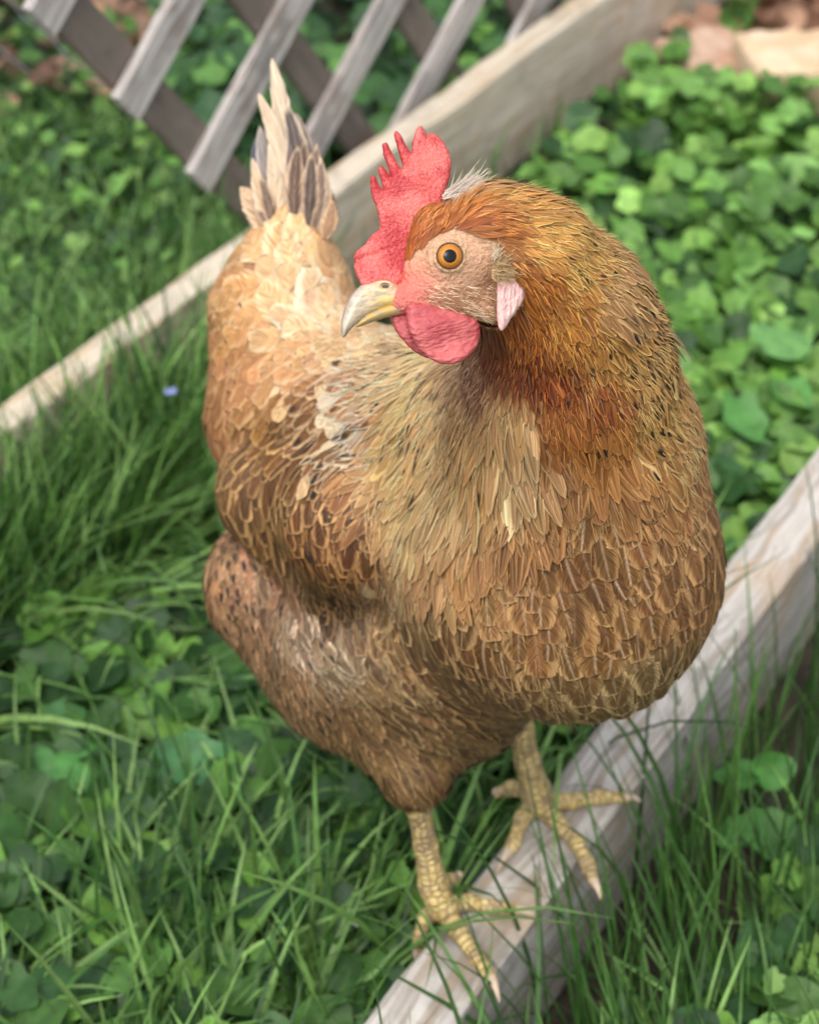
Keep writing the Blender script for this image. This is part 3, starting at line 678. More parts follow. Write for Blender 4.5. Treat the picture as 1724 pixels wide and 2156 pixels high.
# candidates on the core surface
A = V1[F1[:, 0]]; tri = np.concatenate([F1[:, [0, 1, 2]], F1[:, [0, 2, 3]]])
A, Bv, Cv = V1[tri[:, 0]], V1[tri[:, 1]], V1[tri[:, 2]]; ar = np.linalg.norm(np.cross(Bv-A, Cv-A), axis=1)
Vh = h2w(V2); trh = np.concatenate([F2[:, [0, 1, 2]], F2[:, [0, 2, 3]]]); Ah, Bh, Ch = Vh[trh[:, 0]], Vh[trh[:, 1]], Vh[trh[:, 2]]
A = np.concatenate([A, Ah]); Bv = np.concatenate([Bv, Bh]); Cv = np.concatenate([Cv, Ch]); ar = np.linalg.norm(np.cross(Bv-A, Cv-A), axis=1)
NC = 150000; ti = rng.choice(len(A), NC, p=ar/ar.sum()); a_, b_ = rng.random(NC), rng.random(NC); fl = a_+b_ > 1; a_[fl] = 1-a_[fl]; b_[fl] = 1-b_[fl]
cp = A[ti]+a_[:, None]*(Bv-A)[ti]+b_[:, None]*(Cv-A)[ti]
hq = w2h(cp); fd = polydist(hq[:, 0], hq[:, 1], FACE)
onface = (fd < 2) & (hq[:, 0] < 1075) & (hq[:, 1] < 705) & (np.abs(hq[:, 2]) < 150)
noseface = (hq[:, 0] < 852) & (hq[:, 1] > 590) & (hq[:, 1] < 720) & (hq[:, 2] > -200) & (hq[:, 0] > 780) & (np.abs(hq[:, 2]) < 110)
onlobe = (polydist(hq[:, 0], hq[:, 1], np.array(lobe)) < -2) & (hq[:, 2] > 0)
cp = cp[~(onface | noseface | onlobe)]
cn = grad(cp); facing = ((cp-CAM)*cn).sum(1)/np.linalg.norm(cp-CAM, axis=1)
cp = cp[facing < .8]; W_ = weights(cp); q_ = W_@LQ
rg_ = LREG[W_.argmax(1)]; rad = np.sqrt(q_[:, 0]*q_[:, 1])*np.array([.30, .58, .46, .50, .40])[rg_]
rad = np.clip(rad, .0011, .0082)
grid = {}; sel = []; cs = .0084
kk = np.floor(cp/cs).astype(int)
for i in range(len(cp)):
    k = tuple(kk[i]); ok = True; r2 = rad[i]**2; p = cp[i]
    for dx in (-1, 0, 1):
        for dy in (-1, 0, 1):
            for dz in (-1, 0, 1):
                for j in grid.get((k[0]+dx, k[1]+dy, k[2]+dz), ()):
                    dd = p-cp[j]
                    if dd[0]*dd[0]+dd[1]*dd[1]+dd[2]*dd[2] < r2: ok = False; break
                if not ok: break
            if not ok: break
        if not ok: break
    if ok: grid.setdefault(k, []).append(i); sel.append(i)
sel = np.array(sel); fp = cp[sel]; print('feathers', len(sel))
def feathers(fp, Lm, Wm, pt, col, edge, prm, lift, dirs=None, NR=12, jag=.22, curl=0.0):
    """one curved vane per root, laid along the surface; returns arrays for one mesh"""
    n = len(fp); p = fp-grad(fp)*sdf(fp)[:, None]; rnd = rng.random(n)
    us = np.array([-1, -.5, 0, .5, 1.]); NV = NR*5; V = np.zeros((n, NR, 5, 3)); UV = np.zeros((n, NR, 5, 3)); NN = np.zeros((n, NR, 5, 3))
    nrm = grad(p); d = dirs if dirs is not None else flow(p)
    d = norm(d-(d*nrm).sum(1)[:, None]*nrm)
    th = rng.normal(0, .12, n); sd = np.cross(nrm, d); d = norm(d*np.cos(th)[:, None]+sd*np.sin(th)[:, None])
    sag = rng.normal(0, .12, n)
    hl = lift*rng.uniform(.5, 1.3, n)*.85
    side_ph = rng.normal(0, .07, n)
    for i in range(NR):
        s = i/(NR-1)
        nrm = grad(p); sd = np.cross(nrm, d)
        wr = np.minimum(1, (s/.3+.12)**.8)
        t_ = np.clip((s-.45)/.55, 0, 1)
        rnd_tip = np.sqrt(np.maximum(0, 1-t_**2.4)); ptt = (1-t_)**.9
        w_ = Wm*wr*(rnd_tip*(1-pt)+ptt*pt)
        hgt = .0004+hl*(s**1.3)
        for c, u in enumerate(us):
            j = 1.0
            if abs(u) == 1: j = 1+jag*rng.uniform(-1, .5, n)*(1 if i % 2 else .3)*.5
            off = (u*w_*j)[:, None]
            back = -abs(u)*.16*Wm if i == NR-1 else 0
            V[:, i, c] = p+sd*off+nrm*(hgt-(u*u)*(w_*w_*8+.04*w_)+side_ph*u*w_*.5)[:, None]+(d*np.reshape(back, (-1, 1)) if i == NR-1 else 0)
            if abs(u) == 1: V[:, i, c] += d*(rng.uniform(-.2, .45, n)*w_)[:, None]*(s > .3)
            NN[:, i, c] = norm(nrm+sd*(u*.35)+d*.12); UV[:, i, c, 0] = u; UV[:, i, c, 1] = s; UV[:, i, c, 2] = rnd
        p = p+d*(Lm/(NR-1))[:, None]; p = p-grad(p)*(sdf(p)*.95)[:, None]
        nn = grad(p); dn = d-(d*nn).sum(1)[:, None]*nn; d = norm(dn+np.cross(nn, dn)*(sag/(NR-1))[:, None])
    idx = np.arange(NV).reshape(NR, 5); f = np.stack([idx[:-1, :-1], idx[:-1, 1:], idx[1:, 1:], idx[1:, :-1]], -1).reshape(-1, 4)
    F = (f[None]+(np.arange(n)*NV)[:, None, None]).reshape(-1, 4)
    one = np.ones((n, 1)); rep = lambda a: np.repeat(np.concatenate([a, one], 1), NV, 0)
    return V.reshape(-1, 3), F, {'fuv': UV.reshape(-1, 3), 'fcol': rep(col), 'fedge': rep(edge), 'fprm': np.repeat(prm, NV, 0), 'fnrm': NN.reshape(-1, 3)}
Wt = weights(fp, 6); q = Wt@LQ; n = len(fp)
fe = fp+norm(flow(fp))*(q[:, :1]*.7); fe = fe-grad(fe)*sdf(fe)[:, None]      # colour belongs to the visible outer half of the feather
We = weights(fe, 6); col = We@LC; edge = We@LE; reg = LREG[Wt.argmax(1)]; q[:, 3:6] = (We@LQ)[:, 3:6]
reg[(reg == WG) & ((fp-HB)@np.array([.6527, .7576, 0]) > .0)] = BK
v_ = np.exp(rng.normal(0, .13, n))[:, None]; hue = 1+rng.normal(0, .05, (n, 3))
vr = np.array([.13, .16, .10, .20, .26])[reg]; v_ = np.exp(rng.normal(0, 1, n)*vr)[:, None]; hue = 1+rng.normal(0, .03, (n, 3))
kc = np.array([.76, .62, .88, .42, .70])[reg][:, None]; ke = np.array([1.22, 1.10, 1.05, .98, 1.02])[reg][:, None]
tint = np.array([[1.05, .94, .82], [1, .97, .88], [.97, .98, .96], [1, .96, .84], [.88, .97, .92]])[reg]
def desat(c): return c*tint
col = np.clip(desat(col)*v_*hue*kc, 0, 1)*.92; edge = np.clip(desat(edge)*np.exp(rng.normal(0, .10, n))[:, None]*ke, 0, .80)*.92
sw = (reg == WG) & (edge.mean(1) > .42) & (rng.random(n) < .26); col[sw] = edge[sw]*.82
odd = (rng.random(n) < .007) & (reg != BR); col[odd] = edge[odd]
prm = np.stack([np.clip(q[:, 3]*np.array([.60, 1.2, .7, .95, 1.1])[reg]*rng.uniform(.6, 1.3, n), 0, 1), (rng.random(n) < q[:, 4]*1.5).astype(float)*rng.uniform(.7, 1, n), np.clip(q[:, 5]*rng.uniform(.2, 1.3, n), 0, 1), np.array([1, 0, 0, 0, .8])[reg]], 1)
Lm = q[:, 0]*rng.uniform(.85, 1.15, n); Wm = q[:, 1]*rng.uniform(.85, 1.15, n)
for r_, nm in ((H, 'neck_hackle'), (BR, 'breast_plumage'), (BK, 'back_plumage'), (WG, 'wing'), (TG, 'thigh_plumage')):
    m = reg == r_
    V, F, at = feathers(fp[m], Lm[m], Wm[m], q[m, 2], col[m], edge[m], prm[m], q[m, 6]*(.55 if r_ == BR else .8 if r_ in (BK, WG) else 1))
    mesh_obj(nm, V, F, M_F, hen, True, at)
# loose barbs standing a little proud of the coat
ix = rng.choice(n, 9000, p=(rad_ := np.where(reg == BK, .3, 1.0))/rad_.sum()); hp_ = fe[ix]+rng.normal(0, .002, (9000, 3)); hp_ = hp_-grad(hp_)*sdf(hp_)[:, None]
hh_ = w2h(hp_); kp = ~((polydist(hh_[:, 0], hh_[:, 1], FACE) < 8) & (hh_[:, 0] < 1075) & (hh_[:, 1] < 705)) & ~((hh_[:, 0] < 852) & (hh_[:, 1] < 720)); hp_, ix = hp_[kp], ix[kp]; m_ = len(ix)
V, F, at = feathers(hp_, np.clip(Lm[ix]*.55, .004, .014)*rng.uniform(.6, 1.3, m_), np.full(m_, .00016), np.full(m_, .9), edge[ix]*rng.uniform(.8, 1.1, m_)[:, None], edge[ix], np.tile([0, 0, 0, 1.], (m_, 1)), np.full(m_, .0016)+q[ix, 6]*1.0, NR=5, jag=0)
at['fuv'][:, 0] *= .3; at['fuv'][:, 1] = .5
mesh_obj('loose_barbs', V, F, M_F, hen, True, at)
xx = np.array([1352, 1356, 1360, 1362, 1350, 1340, 1330, 1316, 1300, 1358, 1364, 1345, 1395, 1412, 1380, 1285, 1260]); yy = np.array([585, 600, 614, 630, 572, 560, 548, 534, 518, 640, 622, 590, 690, 720, 668, 504, 486])
tp_ = cast(xx-16, yy-20); k_ = len(xx); tc = np.tile(lin((176, 148, 100))*.9, (k_, 1))*rng.uniform(.75, 1.1, (k_, 1))
V, F, at = feathers(tp_, rng.uniform(.018, .026, k_), np.full(k_, .0030), np.full(k_, .75), tc*.7, tc*1.0, np.tile([.6, 0, .7, 1.], (k_, 1)), rng.uniform(.004, .0085, k_))
mesh_obj('loose_hackle_tips', V, F, M_F, hen, True, at)
# tail feathers
def tail_feather(pts, w, col, edge, lace=.5, shaft=.3, tipp=.55, tilt=0):
    pts = np.array([P(x, y, t) for x, y, t in pts]); K = 22; s = np.linspace(0, 1, K); ss = np.linspace(0, 1, len(pts))
    c = np.stack([np.interp(s, ss, pts[:, i]) for i in range(3)], 1)
    for _ in range(6): c[1:-1] = (c[:-2]+2*c[1:-1]+c[2:])/4
    d = norm(np.gradient(c, axis=0)); view = norm(CAM-c); sd = norm(np.cross(view, d)); nr = np.cross(d, sd)
    sd = sd*math.cos(tilt)+nr*math.sin(tilt); nr = np.cross(d, sd)
    us = np.linspace(-1, 1, 9); V = np.zeros((K, 9, 3)); UV = np.zeros((K, 9, 3)); rr = random.random()
    t_ = np.clip((s-.55)/.45, 0, 1); wd = w*np.minimum(1, .35+s*2)*(np.sqrt(np.maximum(0, 1-t_**2))*(1-tipp)+(1-t_)**.8*tipp)
    for i, u in enumerate(us):
        j = 1+(rng.uniform(-.12, .05, K) if abs(u) == 1 else 0)
        V[:, i] = c+sd*(u*wd*j)[:, None]-nr*(abs(u)**2*wd*.35)[:, None]-d*(abs(u)*wd*.4)[:, None]; UV[:, i, 0] = u; UV[:, i, 1] = s*3 % 1 if False else s; UV[:, i, 2] = rr
    I = np.arange(K*9).reshape(K, 9); F = np.stack([I[:-1, :-1], I[:-1, 1:], I[1:, 1:], I[1:, :-1]], -1).reshape(-1, 4)
    cc = lambda x: np.tile(np.r_[x, 1], (K*9, 1))
    return mesh_obj('tail_feather', V.reshape(-1, 3), F, M_F, hen, True, {'fuv': UV.reshape(-1, 3), 'fcol': cc(lin(col)*.92), 'fedge': cc(lin(edge)*.92), 'fprm': np.tile([lace, 0, shaft, 0.], (K*9, 1)), 'fnrm': np.repeat(view, 9, 0)})
CRM, BRN, GRY = (226, 196, 160), (128, 98, 80), (120, 112, 116)
tail_feather([(618, 470, .865), (606, 320, .855), (588, 200, .85), (572, 120, .845)], .0052, (222, 198, 168), (236, 216, 190))
tail_feather([(612, 470, .862), (598, 350, .853), (572, 260, .85), (543, 193, .845)], .0046, (214, 188, 158), (232, 210, 182))
tail_feather([(640, 470, .862), (632, 380, .856), (622, 290, .85), (600, 215, .848)], .0066, (84, 74, 70), (220, 198, 170), .8)
tail_feather([(655, 480, .862), (650, 400, .858), (640, 310, .856), (622, 235, .855)], .0070, (96, 84, 80), (176, 156, 142), .7)
tail_feather([(600, 480, .872), (588, 390, .868), (572, 310, .865), (560, 240, .865)], .0060, (62, 58, 62), (140, 130, 126), .6)
tail_feather([(590, 480, .866), (572, 410, .862), (556, 340, .86), (546, 262, .86)], .0055, (150, 140, 134), (196, 184, 172), .7)
tail_feather([(580, 490, .87), (556, 420, .868), (540, 350, .867), (537, 290, .867)], .0045, (70, 74, 84), (120, 120, 124), .6)
tail_feather([(620, 470, .855), (618, 410, .85), (622, 350, .848), (628, 305, .848)], .0052, (98, 76, 62), (222, 190, 156), .7)
tail_feather([(648, 475, .855), (652, 420, .852), (655, 370, .85), (655, 320, .85)], .0050, (84, 68, 60), (222, 192, 158), .7)
tail_feather([(668, 500, .86), (680, 440, .858), (676, 380, .858), (664, 312, .858)], .0052, (214, 176, 136), (234, 204, 168), .6)
tail_feather([(680, 510, .866), (694, 460, .865), (692, 420, .865), (684, 385, .866)], .0050, (96, 76, 66), (150, 124, 104), .6)
tail_feather([(570, 500, .862), (540, 450, .86), (520, 410, .858), (505, 392, .858)], .0055, (206, 172, 136), (230, 204, 172), .6)
tail_feather([(575, 490, .858), (555, 440, .856), (545, 400, .855), (532, 362, .855)], .0055, (110, 88, 76), (206, 174, 140), .7)
for x0, y0, x1, y1, c_, e_ in [(560, 470, 530, 330, (206, 176, 142), (236, 210, 178)), (630, 470, 640, 290, (96, 78, 68), (190, 160, 130)), (588, 470, 566, 300, (216, 190, 158), (236, 214, 186)),
        (664, 480, 676, 330, (120, 98, 84), (232, 208, 178)), (606, 470, 612, 262, (104, 90, 84), (226, 200, 170)), (684, 500, 700, 420, (160, 124, 92), (220, 186, 148)), (640, 480, 668, 300, (108, 88, 76), (206, 176, 142)), (576, 480, 548, 372, (120, 98, 82), (206, 176, 142))]:
    tail_feather([(x0, y0, .858), ((x0+x1)/2+3, (y0+y1)/2, .853), (x1, y1, .85)], .0042, c_, e_, .8, .4, .8)
# fine hair-like bristles: crest, ear tuft, jaw
def strands(name, specs, mat):
    V, F, C, U, E, Pm = [], [], [], [], [], []
    for p0, d0, L, w_, c, nseg in specs:
        v = norm(CAM-p0); sd = norm(np.cross(v, d0)); b = len(V); bend = rng.normal(0, .25, 3)
        for i in range(nseg+1):
            s = i/nseg; c_ = p0+d0*L*s+bend*L*s*s*.5; ww = w_*(1-s)**.7+.00003
            V += [c_-sd*ww, c_+sd*ww]; C += [np.r_[c, 1]]*2; U += [[-.5, s, .5], [.5, s, .5]]
            if i < nseg: F.append((b+2*i, b+2*i+1, b+2*i+3, b+2*i+2))
    n_ = len(V); return mesh_obj(name, V, F, mat, hen, True, {'fcol': np.array(C), 'fuv': np.array(U), 'fedge': np.array(C), 'fprm': np.tile([0, 0, 0, 1.], (n_, 1)), 'fnrm': np.tile(-FWD, (n_, 1))})
sp = []
def img_dir(dx, dy, dz=0): return norm(dx*RGT-dy*UPV-dz*FWD)
for _ in range(420):                               # pale tuft over the ear
    x = 1035+rng.random()*48; y = 522+rng.random()*62
    q0 = np.array([[x, y, 90.-.45*(x-1035)]]); c_ = lin((226, 205, 170) if y < 548 else (190, 158, 112))*rng.uniform(.7, 1.05)
    sp.append((h2w(q0)[0], norm(img_dir(.35+rng.normal()*.15, -.5+(y-530)/60+rng.normal()*.2, .55)), 0.0035+rng.random()*.0025, .00026, c_, 3))
for _ in range(400):                               # white wisps behind the comb
    x = 930+rng.random()*52; y = 408-(x-930)*.3+rng.normal()*5
    q0 = np.array([[x, y+6, rng.uniform(-15, 32)]]); long = rng.random() < .05
    sp.append((h2w(q0)[0], norm(img_dir(1+rng.normal()*.15, -.5+rng.normal()*.2-(.3 if long else 0), .1)), (.010 if long else .0055)+rng.random()*.004, .00016, lin((208, 190, 172))*rng.uniform(.75, 1.05), 4))
fx = cast(rng.uniform(880, 1055, 700), rng.uniform(600, 672, 700)); fn = grad(fx); hh = w2h(fx)
for i in range(700):                               # sparse dark bristles over cheek and jaw
    wgt = .25+.75*np.clip((hh[i, 1]-635)/30, 0, 1)
    if rng.random() > wgt or polydist(hh[i:i+1, 0], hh[i:i+1, 1], FACE)[0] > 4: continue
    sp.append((fx[i], norm(img_dir(1, .25+rng.normal()*.15)+fn[i]*.25), .0022+rng.random()*.0025, .00011, lin((150, 105, 65) if rng.random() < .6 else (222, 196, 160)), 3))
strands('head_bristles', sp, M_F)

# ------------------------------------------------------------ grass and leaves
def ribbon_mesh(name, roots, az, L, w_, lean, curve, col, mat, nseg=7, twist=None):
    n = len(roots); V = np.zeros((n, nseg+1, 3, 3)); p = roots.copy(); el = lean.copy(); a = az.copy()
    tw = rng.normal(0, .5, n) if twist is None else twist
    da = rng.normal(0, .12, n)
    for i in range(nseg+1):
        s = i/nseg; d = np.stack([np.cos(a)*np.cos(el), np.sin(a)*np.cos(el), np.sin(el)], 1)
        sx = np.stack([-np.sin(a), np.cos(a), 0*a], 1); up = np.cross(sx, d); ss_ = sx*np.cos(tw)[:, None]+up*np.sin(tw)[:, None]; nn = np.cross(d, ss_)
        ww = (w_*np.minimum(1, .55+s*1.6)*(1-s**2.2)**.8+.00008)[:, None]
        V[:, i, 0] = p-ss_*ww; V[:, i, 1] = p-nn*ww*.35; V[:, i, 2] = p+ss_*ww
        p = p+d*(L/nseg)[:, None]; el = el-curve/nseg*(.4+1.2*s); a = a+da/nseg*3
        p[:, 2] = np.maximum(p[:, 2], .004)
    cp_ = V[:, :, 1]; of = cp_[..., :2]@BN[:2]; hit = (((of > -.2845) & (of < -.2415)) | ((of > -.790) & (of < -.7585))) & (cp_[..., 2] < BT+.003)
    good = ~hit.any(1); V = V[good]; col = col[good]; n = len(V)
    NV = (nseg+1)*3; I = np.arange(NV).reshape(nseg+1, 3); f = np.stack([I[:-1, :-1], I[:-1, 1:], I[1:, 1:], I[1:, :-1]], -1).reshape(-1, 4)
    F = (f[None]+(np.arange(n)*NV)[:, None, None]).reshape(-1, 4)
    return mesh_obj(name, V.reshape(-1, 3), F, mat, None, True, {'fcol': np.repeat(np.concatenate([col, np.ones((n, 1))], 1), NV, 0)})
def board_side(p): return p@BN[:2]
def scatter(n, box, f=None, z=0.0):
    """ground positions whose picture position lies in box (x0,y0,x1,y1), off the boards"""
    x = rng.uniform(box[0], box[2], n); y = rng.uniform(box[1], box[3], n); p = PZ(x, y, 0.0)
    o = board_side(p[:, :2]); ok = ~(((o > -.2835) & (o < -.155)) | ((o > -.79) & (o < -.747)))
    p = p[ok]; p[:, 2] = z; return p
def band(n, o0, o1, x0, x1):                     # strip of ground beside a board, picked by picture column
    sx = rng.uniform(x0, x1, n); off = rng.uniform(o0, o1, n); P_ = []
    for a, o in zip(sx, off):
        u = (a-862)/FP; # point on the ground with n.p = o seen at column a
        # p = o*BN + s*BD ; u*(depth) = p.x
        # depth = p.y*CT + CH*ST
        k0, k1 = o*BN[0]-u*(o*BN[1]*CT+CH*ST), BD[0]-u*BD[1]*CT
        s_ = -k0/k1; P_.append((o*BN[0]+s_*BD[0], o*BN[1]+s_*BD[1], 0))
    return np.array(P_)
def pick(cols, n, jit=.18):
    c = np.array([lin(k) for k in cols])[rng.integers(0, len(cols), n)]; return c*np.exp(rng.normal(0, jit*1.4, n))[:, None]*np.array([1.0, .84, .80])
GR = [(80, 124, 62), (62, 106, 50), (100, 146, 78), (44, 82, 38), (122, 168, 98)]
GD = [(52, 92, 44), (64, 108, 52), (78, 122, 62)]
def grass(boxes, name, label):
    R_, A_, L_a, W_a, E_, C_, K_ = [], [], [], [], [], [], []
    for n, box, L, w_, azc, azs, el, cur, cols in boxes:
        p = scatter(n, box) if len(box) == 4 else band(n, *box[1:]); u_, v__, _t = proj(p); p = p[~((u_ > -200) & (u_ < 620) & (v__ > 1500) & (v__ < 1960) & (rng.random(len(p)) < .72))]; m = len(p); R_.append(p); A_.append(rng.normal(azc, azs, m)); L_a.append(L*rng.uniform(.55, 1.25, m)); W_a.append(w_*rng.uniform(.6, 1.3, m))
        E_.append(np.clip(rng.normal(el, .22, m), .2, 1.5)); K_.append(cur*rng.uniform(.4, 1.5, m)); C_.append(pick(cols, m))
    o = ribbon_mesh(name, np.concatenate(R_), np.concatenate(A_), np.concatenate(L_a), np.concatenate(W_a), np.concatenate(E_), np.concatenate(K_), np.concatenate(C_), M_GRASS)
    tag(o, label, 'grass', kind='stuff'); return o
PI = math.pi
grass([(1500, (-250, 1150, 900, 2650), .12, .0025, .3, 1.6, 1.1, 1.0, GR),
       (1500, (-250, 850, 560, 1700), .15, .0019, 0.0, .6, .75, 1.5, GR),
       (2500, ('b', -.757, -.66, -400, 580), .155, .0017, .9, 1.4, 1.3, .6, GR),
       (160, ('b', -.757, -.70, 560, 1200), .08, .0016, .9, 1.4, 1.3, .7, GR),
       (600, ('b', -.85, -.795, -400, 520), .17, .0016, 0, 1.6, 1.2, .8, GR),
       (420, ('b', -.325, -.288, 700, 1400), .20, .0020, -.6, .6, 1.3, 2.1, GR),
       (850, (-250, 1080, 650, 1620), .18, .0026, -.30, .30, .60, 1.1, [(118, 160, 92), (100, 146, 80), (84, 128, 66)]),
       (800, (200, 1850, 1050, 2700), .14, .0024, 1.3, 1.0, 1.15, .9, GR),
       (500, (-150, 1950, 500, 2500), .13, .0022, -.5, .7, .9, 1.2, GR)], 'grass', 'soft green lawn grass left of the hen, between the boards')
grass([(190, ('b', -.236, -.15, 1150, 2000), .17, .0012, 1.9, .7, 1.35, .5, GD+GR[:2]),
       (260, ('b', -.238, -.19, 850, 1500), .19, .0015, 2.5, .6, 1.35, 1.6, GD+GR[:2]),
       (1300, (1050, 1900, 2100, 2750), .12, .0016, 1.6, 1.0, 1.2, .8, GD[1:]+GR),
       (330, (1300, 1500, 2000, 2300), .15, .0013, 1.7, .8, 1.35, .4, GD),
       (450, (1000, 1900, 1500, 2650), .15, .0017, 2.2, .8, 1.15, 1.0, GD+GR[:1])], 'grass', 'thin upright grass in front of the near board, at the lower right')
grass([(700, (880, 300, 2000, 1500), .09, .0016, .8, 1.6, .9, 1.4, GR),
       (2200, (-250, 200, 560, 1000), .085, .0015, .5, 1.6, 1.0, 1.2, GR),
       (350, (850, 1350, 1350, 1900), .12, .0020, 1.2, 1.2, 1.1, 1.0, GR)], 'grass', 'blurred grass blades among the ground ivy behind the hen')

# leaves: rounded scalloped leaf (ground ivy / violet)
def leaves(name, label, P0, size, nrm, az, col, lobes=9, notch=.35, cup=.25, stalk=True, irr=.17):
    n = len(P0); K = 26; rings = (0, .45, .8, 1.0); V = []; U = []
    a = np.linspace(0, 2*PI, K, endpoint=False)
    lb = rng.integers(3, 7, n)[:, None]; am = (irr*rng.uniform(.3, 1.3, n))[:, None]; an_ = a[None]
    shape = 1+am*.5*np.cos(an_*lb)+am*.5*np.sin(an_*2+rng.uniform(0, 6, (n, 1)))-notch*np.exp(-((an_-PI)/.38)**2)+(rng.uniform(.0, .30, (n, 1)))*np.exp(-((np.minimum(an_, 2*PI-an_))/.5)**2)
    asp = rng.uniform(.78, 1.05, n)
    nrm = norm(nrm); x_ = np.stack([np.cos(az), np.sin(az), 0*az], 1); x_ = norm(x_-nrm*(x_*nrm).sum(1)[:, None]); y_ = np.cross(nrm, x_)
    cup_ = cup*rng.uniform(-.4, 1.4, n); wv = rng.uniform(0, 6, n)
    V = np.zeros((n, 1+3*K, 3)); U = np.zeros((n, 1+3*K, 3)); V[:, 0] = P0
    for r_i, r in enumerate(rings[1:]):
        for k in range(K):
            rr = r*(shape[:, k] if r > .5 else 1+.5*(shape[:, k]-1)); X = (math.cos(a[k])*rr)[:, None]; Y = (math.sin(a[k])*rr*asp)[:, None]
            Z = cup_*rr*rr*.5+.06*np.sin(a[k]*3+wv)*rr
            V[:, 1+r_i*K+k] = P0+(x_*X+y_*Y+nrm*Z[:, None])*size[:, None]; U[:, 1+r_i*K+k] = (a[k], r, 0)
    tri = [(0, 1+k, 1+(k+1) % K, 1+(k+1) % K) for k in range(K)]
    q_ = [(1+r*K+k, 1+(r+1)*K+k, 1+(r+1)*K+(k+1) % K, 1+r*K+(k+1) % K) for r in range(2) for k in range(K)]
    # centre fan as quads over pairs keeps every face four sided
    fan = [(0, 1+k, 1+(k+1) % K, 1+(k+2) % K) for k in range(0, K, 2)]
    f = np.array(fan+q_); NV = 1+3*K; F = (f[None]+(np.arange(n)*NV)[:, None, None]).reshape(-1, 4)
    V = V.reshape(-1, 3); U = U.reshape(-1, 3); C = np.repeat(np.concatenate([col, np.ones((n, 1))], 1), NV, 0)
    if stalk:                                      # stalks down to the soil
        b = len(V); base = P0+np.stack([rng.normal(0, .012, n), rng.normal(0, .012, n), 0*az], 1); base[:, 2] = 0
        r0 = np.array([[-.0007, 0, 0], [.0007, 0, 0]])
        mid = (P0+base)/2+np.array([0, 0, .004])
        SV = np.stack([P0+r0[0], P0+r0[1], mid+r0[0], mid+r0[1], base+r0[0], base+r0[1]], 1).reshape(-1, 3)
        SF = (np.array([[0, 1, 3, 2], [2, 3, 5, 4]])[None]+(b+np.arange(n)*6)[:, None, None]).reshape(-1, 4)
        V = np.concatenate([V, SV]); F = np.concatenate([F, SF]); U = np.concatenate([U, np.zeros((len(SV), 3))+.4])
        C = np.concatenate([C, np.repeat(np.concatenate([col*.8, np.ones((n, 1))], 1), 6, 0)])
    return mesh_obj(name, V, F, M_LEAF, None, True, {'fcol': C, 'fuv': U})
def leaf_field(boxes):
    P_, S_, N_, A_, C_ = [], [], [], [], []
    for n, box, zl, zh, s0, s1, cols in boxes:
        p = scatter(n, box); o_ = board_side(p[:, :2]); u_, v__, _t = proj(p); p = p[~((o_ > -.76) & (o_ < -.705)) & ~(((u_ > 1570) & (v__ < 330)) | ((u_ > 1420) & (v__ > 140) & (v__ < 300)))]; m = len(p); p[:, 2] = rng.uniform(zl, zh, m); P_.append(p); S_.append(rng.uniform(s0, s1, m)*.5)
        N_.append(np.stack([rng.normal(0, .38, m), rng.normal(-.18, .38, m), np.ones(m)], 1)); A_.append(rng.uniform(0, 2*PI, m)); C_.append(pick(cols, m, .14))
    return [np.concatenate(x) for x in (P_, S_, N_, A_, C_)]
LG = [(104, 158, 70), (92, 146, 62), (124, 176, 88), (74, 122, 52), (112, 168, 86)]
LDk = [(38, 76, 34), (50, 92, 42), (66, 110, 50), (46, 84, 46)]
p, s, nn, az, c = leaf_field([(4700, (880, 150, 2000, 1650), .01, .08, .013, .035, LG+LG+LDk), (420, (1320, 40, 1700, 380), .02, .10, .02, .034, LG)])
tag(leaves('ground_ivy', '', p, s, nn, az, c), 'dense blurred ground ivy between the boards right of the hen', 'ground cover', kind='stuff')
p, s, nn, az, c = leaf_field([(1500, (-300, 60, 620, 1000), .005, .045, .010, .024, LG+LDk), (500, (-200, 900, 450, 1500), .01, .05, .02, .034, LG)])
tag(leaves('ground_ivy', '', p, s, nn, az, c), 'small leafy weeds at the left, below the lattice', 'ground cover', kind='stuff')
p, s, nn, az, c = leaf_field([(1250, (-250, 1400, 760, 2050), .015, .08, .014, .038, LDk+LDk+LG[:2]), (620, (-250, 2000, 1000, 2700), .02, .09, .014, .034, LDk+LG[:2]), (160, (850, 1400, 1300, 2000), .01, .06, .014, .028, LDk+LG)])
tag(leaves('clover', '', p, s, nn, az, c), 'round, mostly dark green clover leaves at the lower left', 'ground cover', kind='stuff')
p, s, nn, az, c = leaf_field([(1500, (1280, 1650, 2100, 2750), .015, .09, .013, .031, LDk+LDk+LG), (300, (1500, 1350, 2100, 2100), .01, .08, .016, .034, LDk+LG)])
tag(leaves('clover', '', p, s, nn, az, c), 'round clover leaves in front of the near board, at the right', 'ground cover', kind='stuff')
# four broad-leaved plants that stand out
def broad_plant(label, items):
    pts = []; S_ = []; N_ = []; A_ = []; C_ = []
    for x, y, z, s, a, nx, ny, colr in items:
        pts.append(PZ(np.array(float(x)), np.array(float(y)), z)); S_.append(s*.8); N_.append((nx+rng.normal(0, .15), ny+rng.normal(0, .15), 1)); A_.append(a); C_.append(lin(colr))
    o = leaves('broad_leaf_plant', label, np.array(pts), np.array(S_), np.array(N_, float), np.array(A_), np.array(C_), lobes=11, notch=.3, cup=.5)
    tag(o, label, 'plant', 'broad leaved weeds in the grass'); return o
broad_plant('broad heart-leaved weed at the left edge, low in the grass', [(75, 1625, .07, .024, 3.6, -.3, -.2, (84, 134, 74)), (180, 1610, .072, .026, 5.6, .3, -.3, (82, 136, 70)), (130, 1520, .075, .02, 1.6, 0, .2, (72, 118, 66)), (120, 1560, .05, .02, 2.2, 0, .2, (72, 128, 52))])
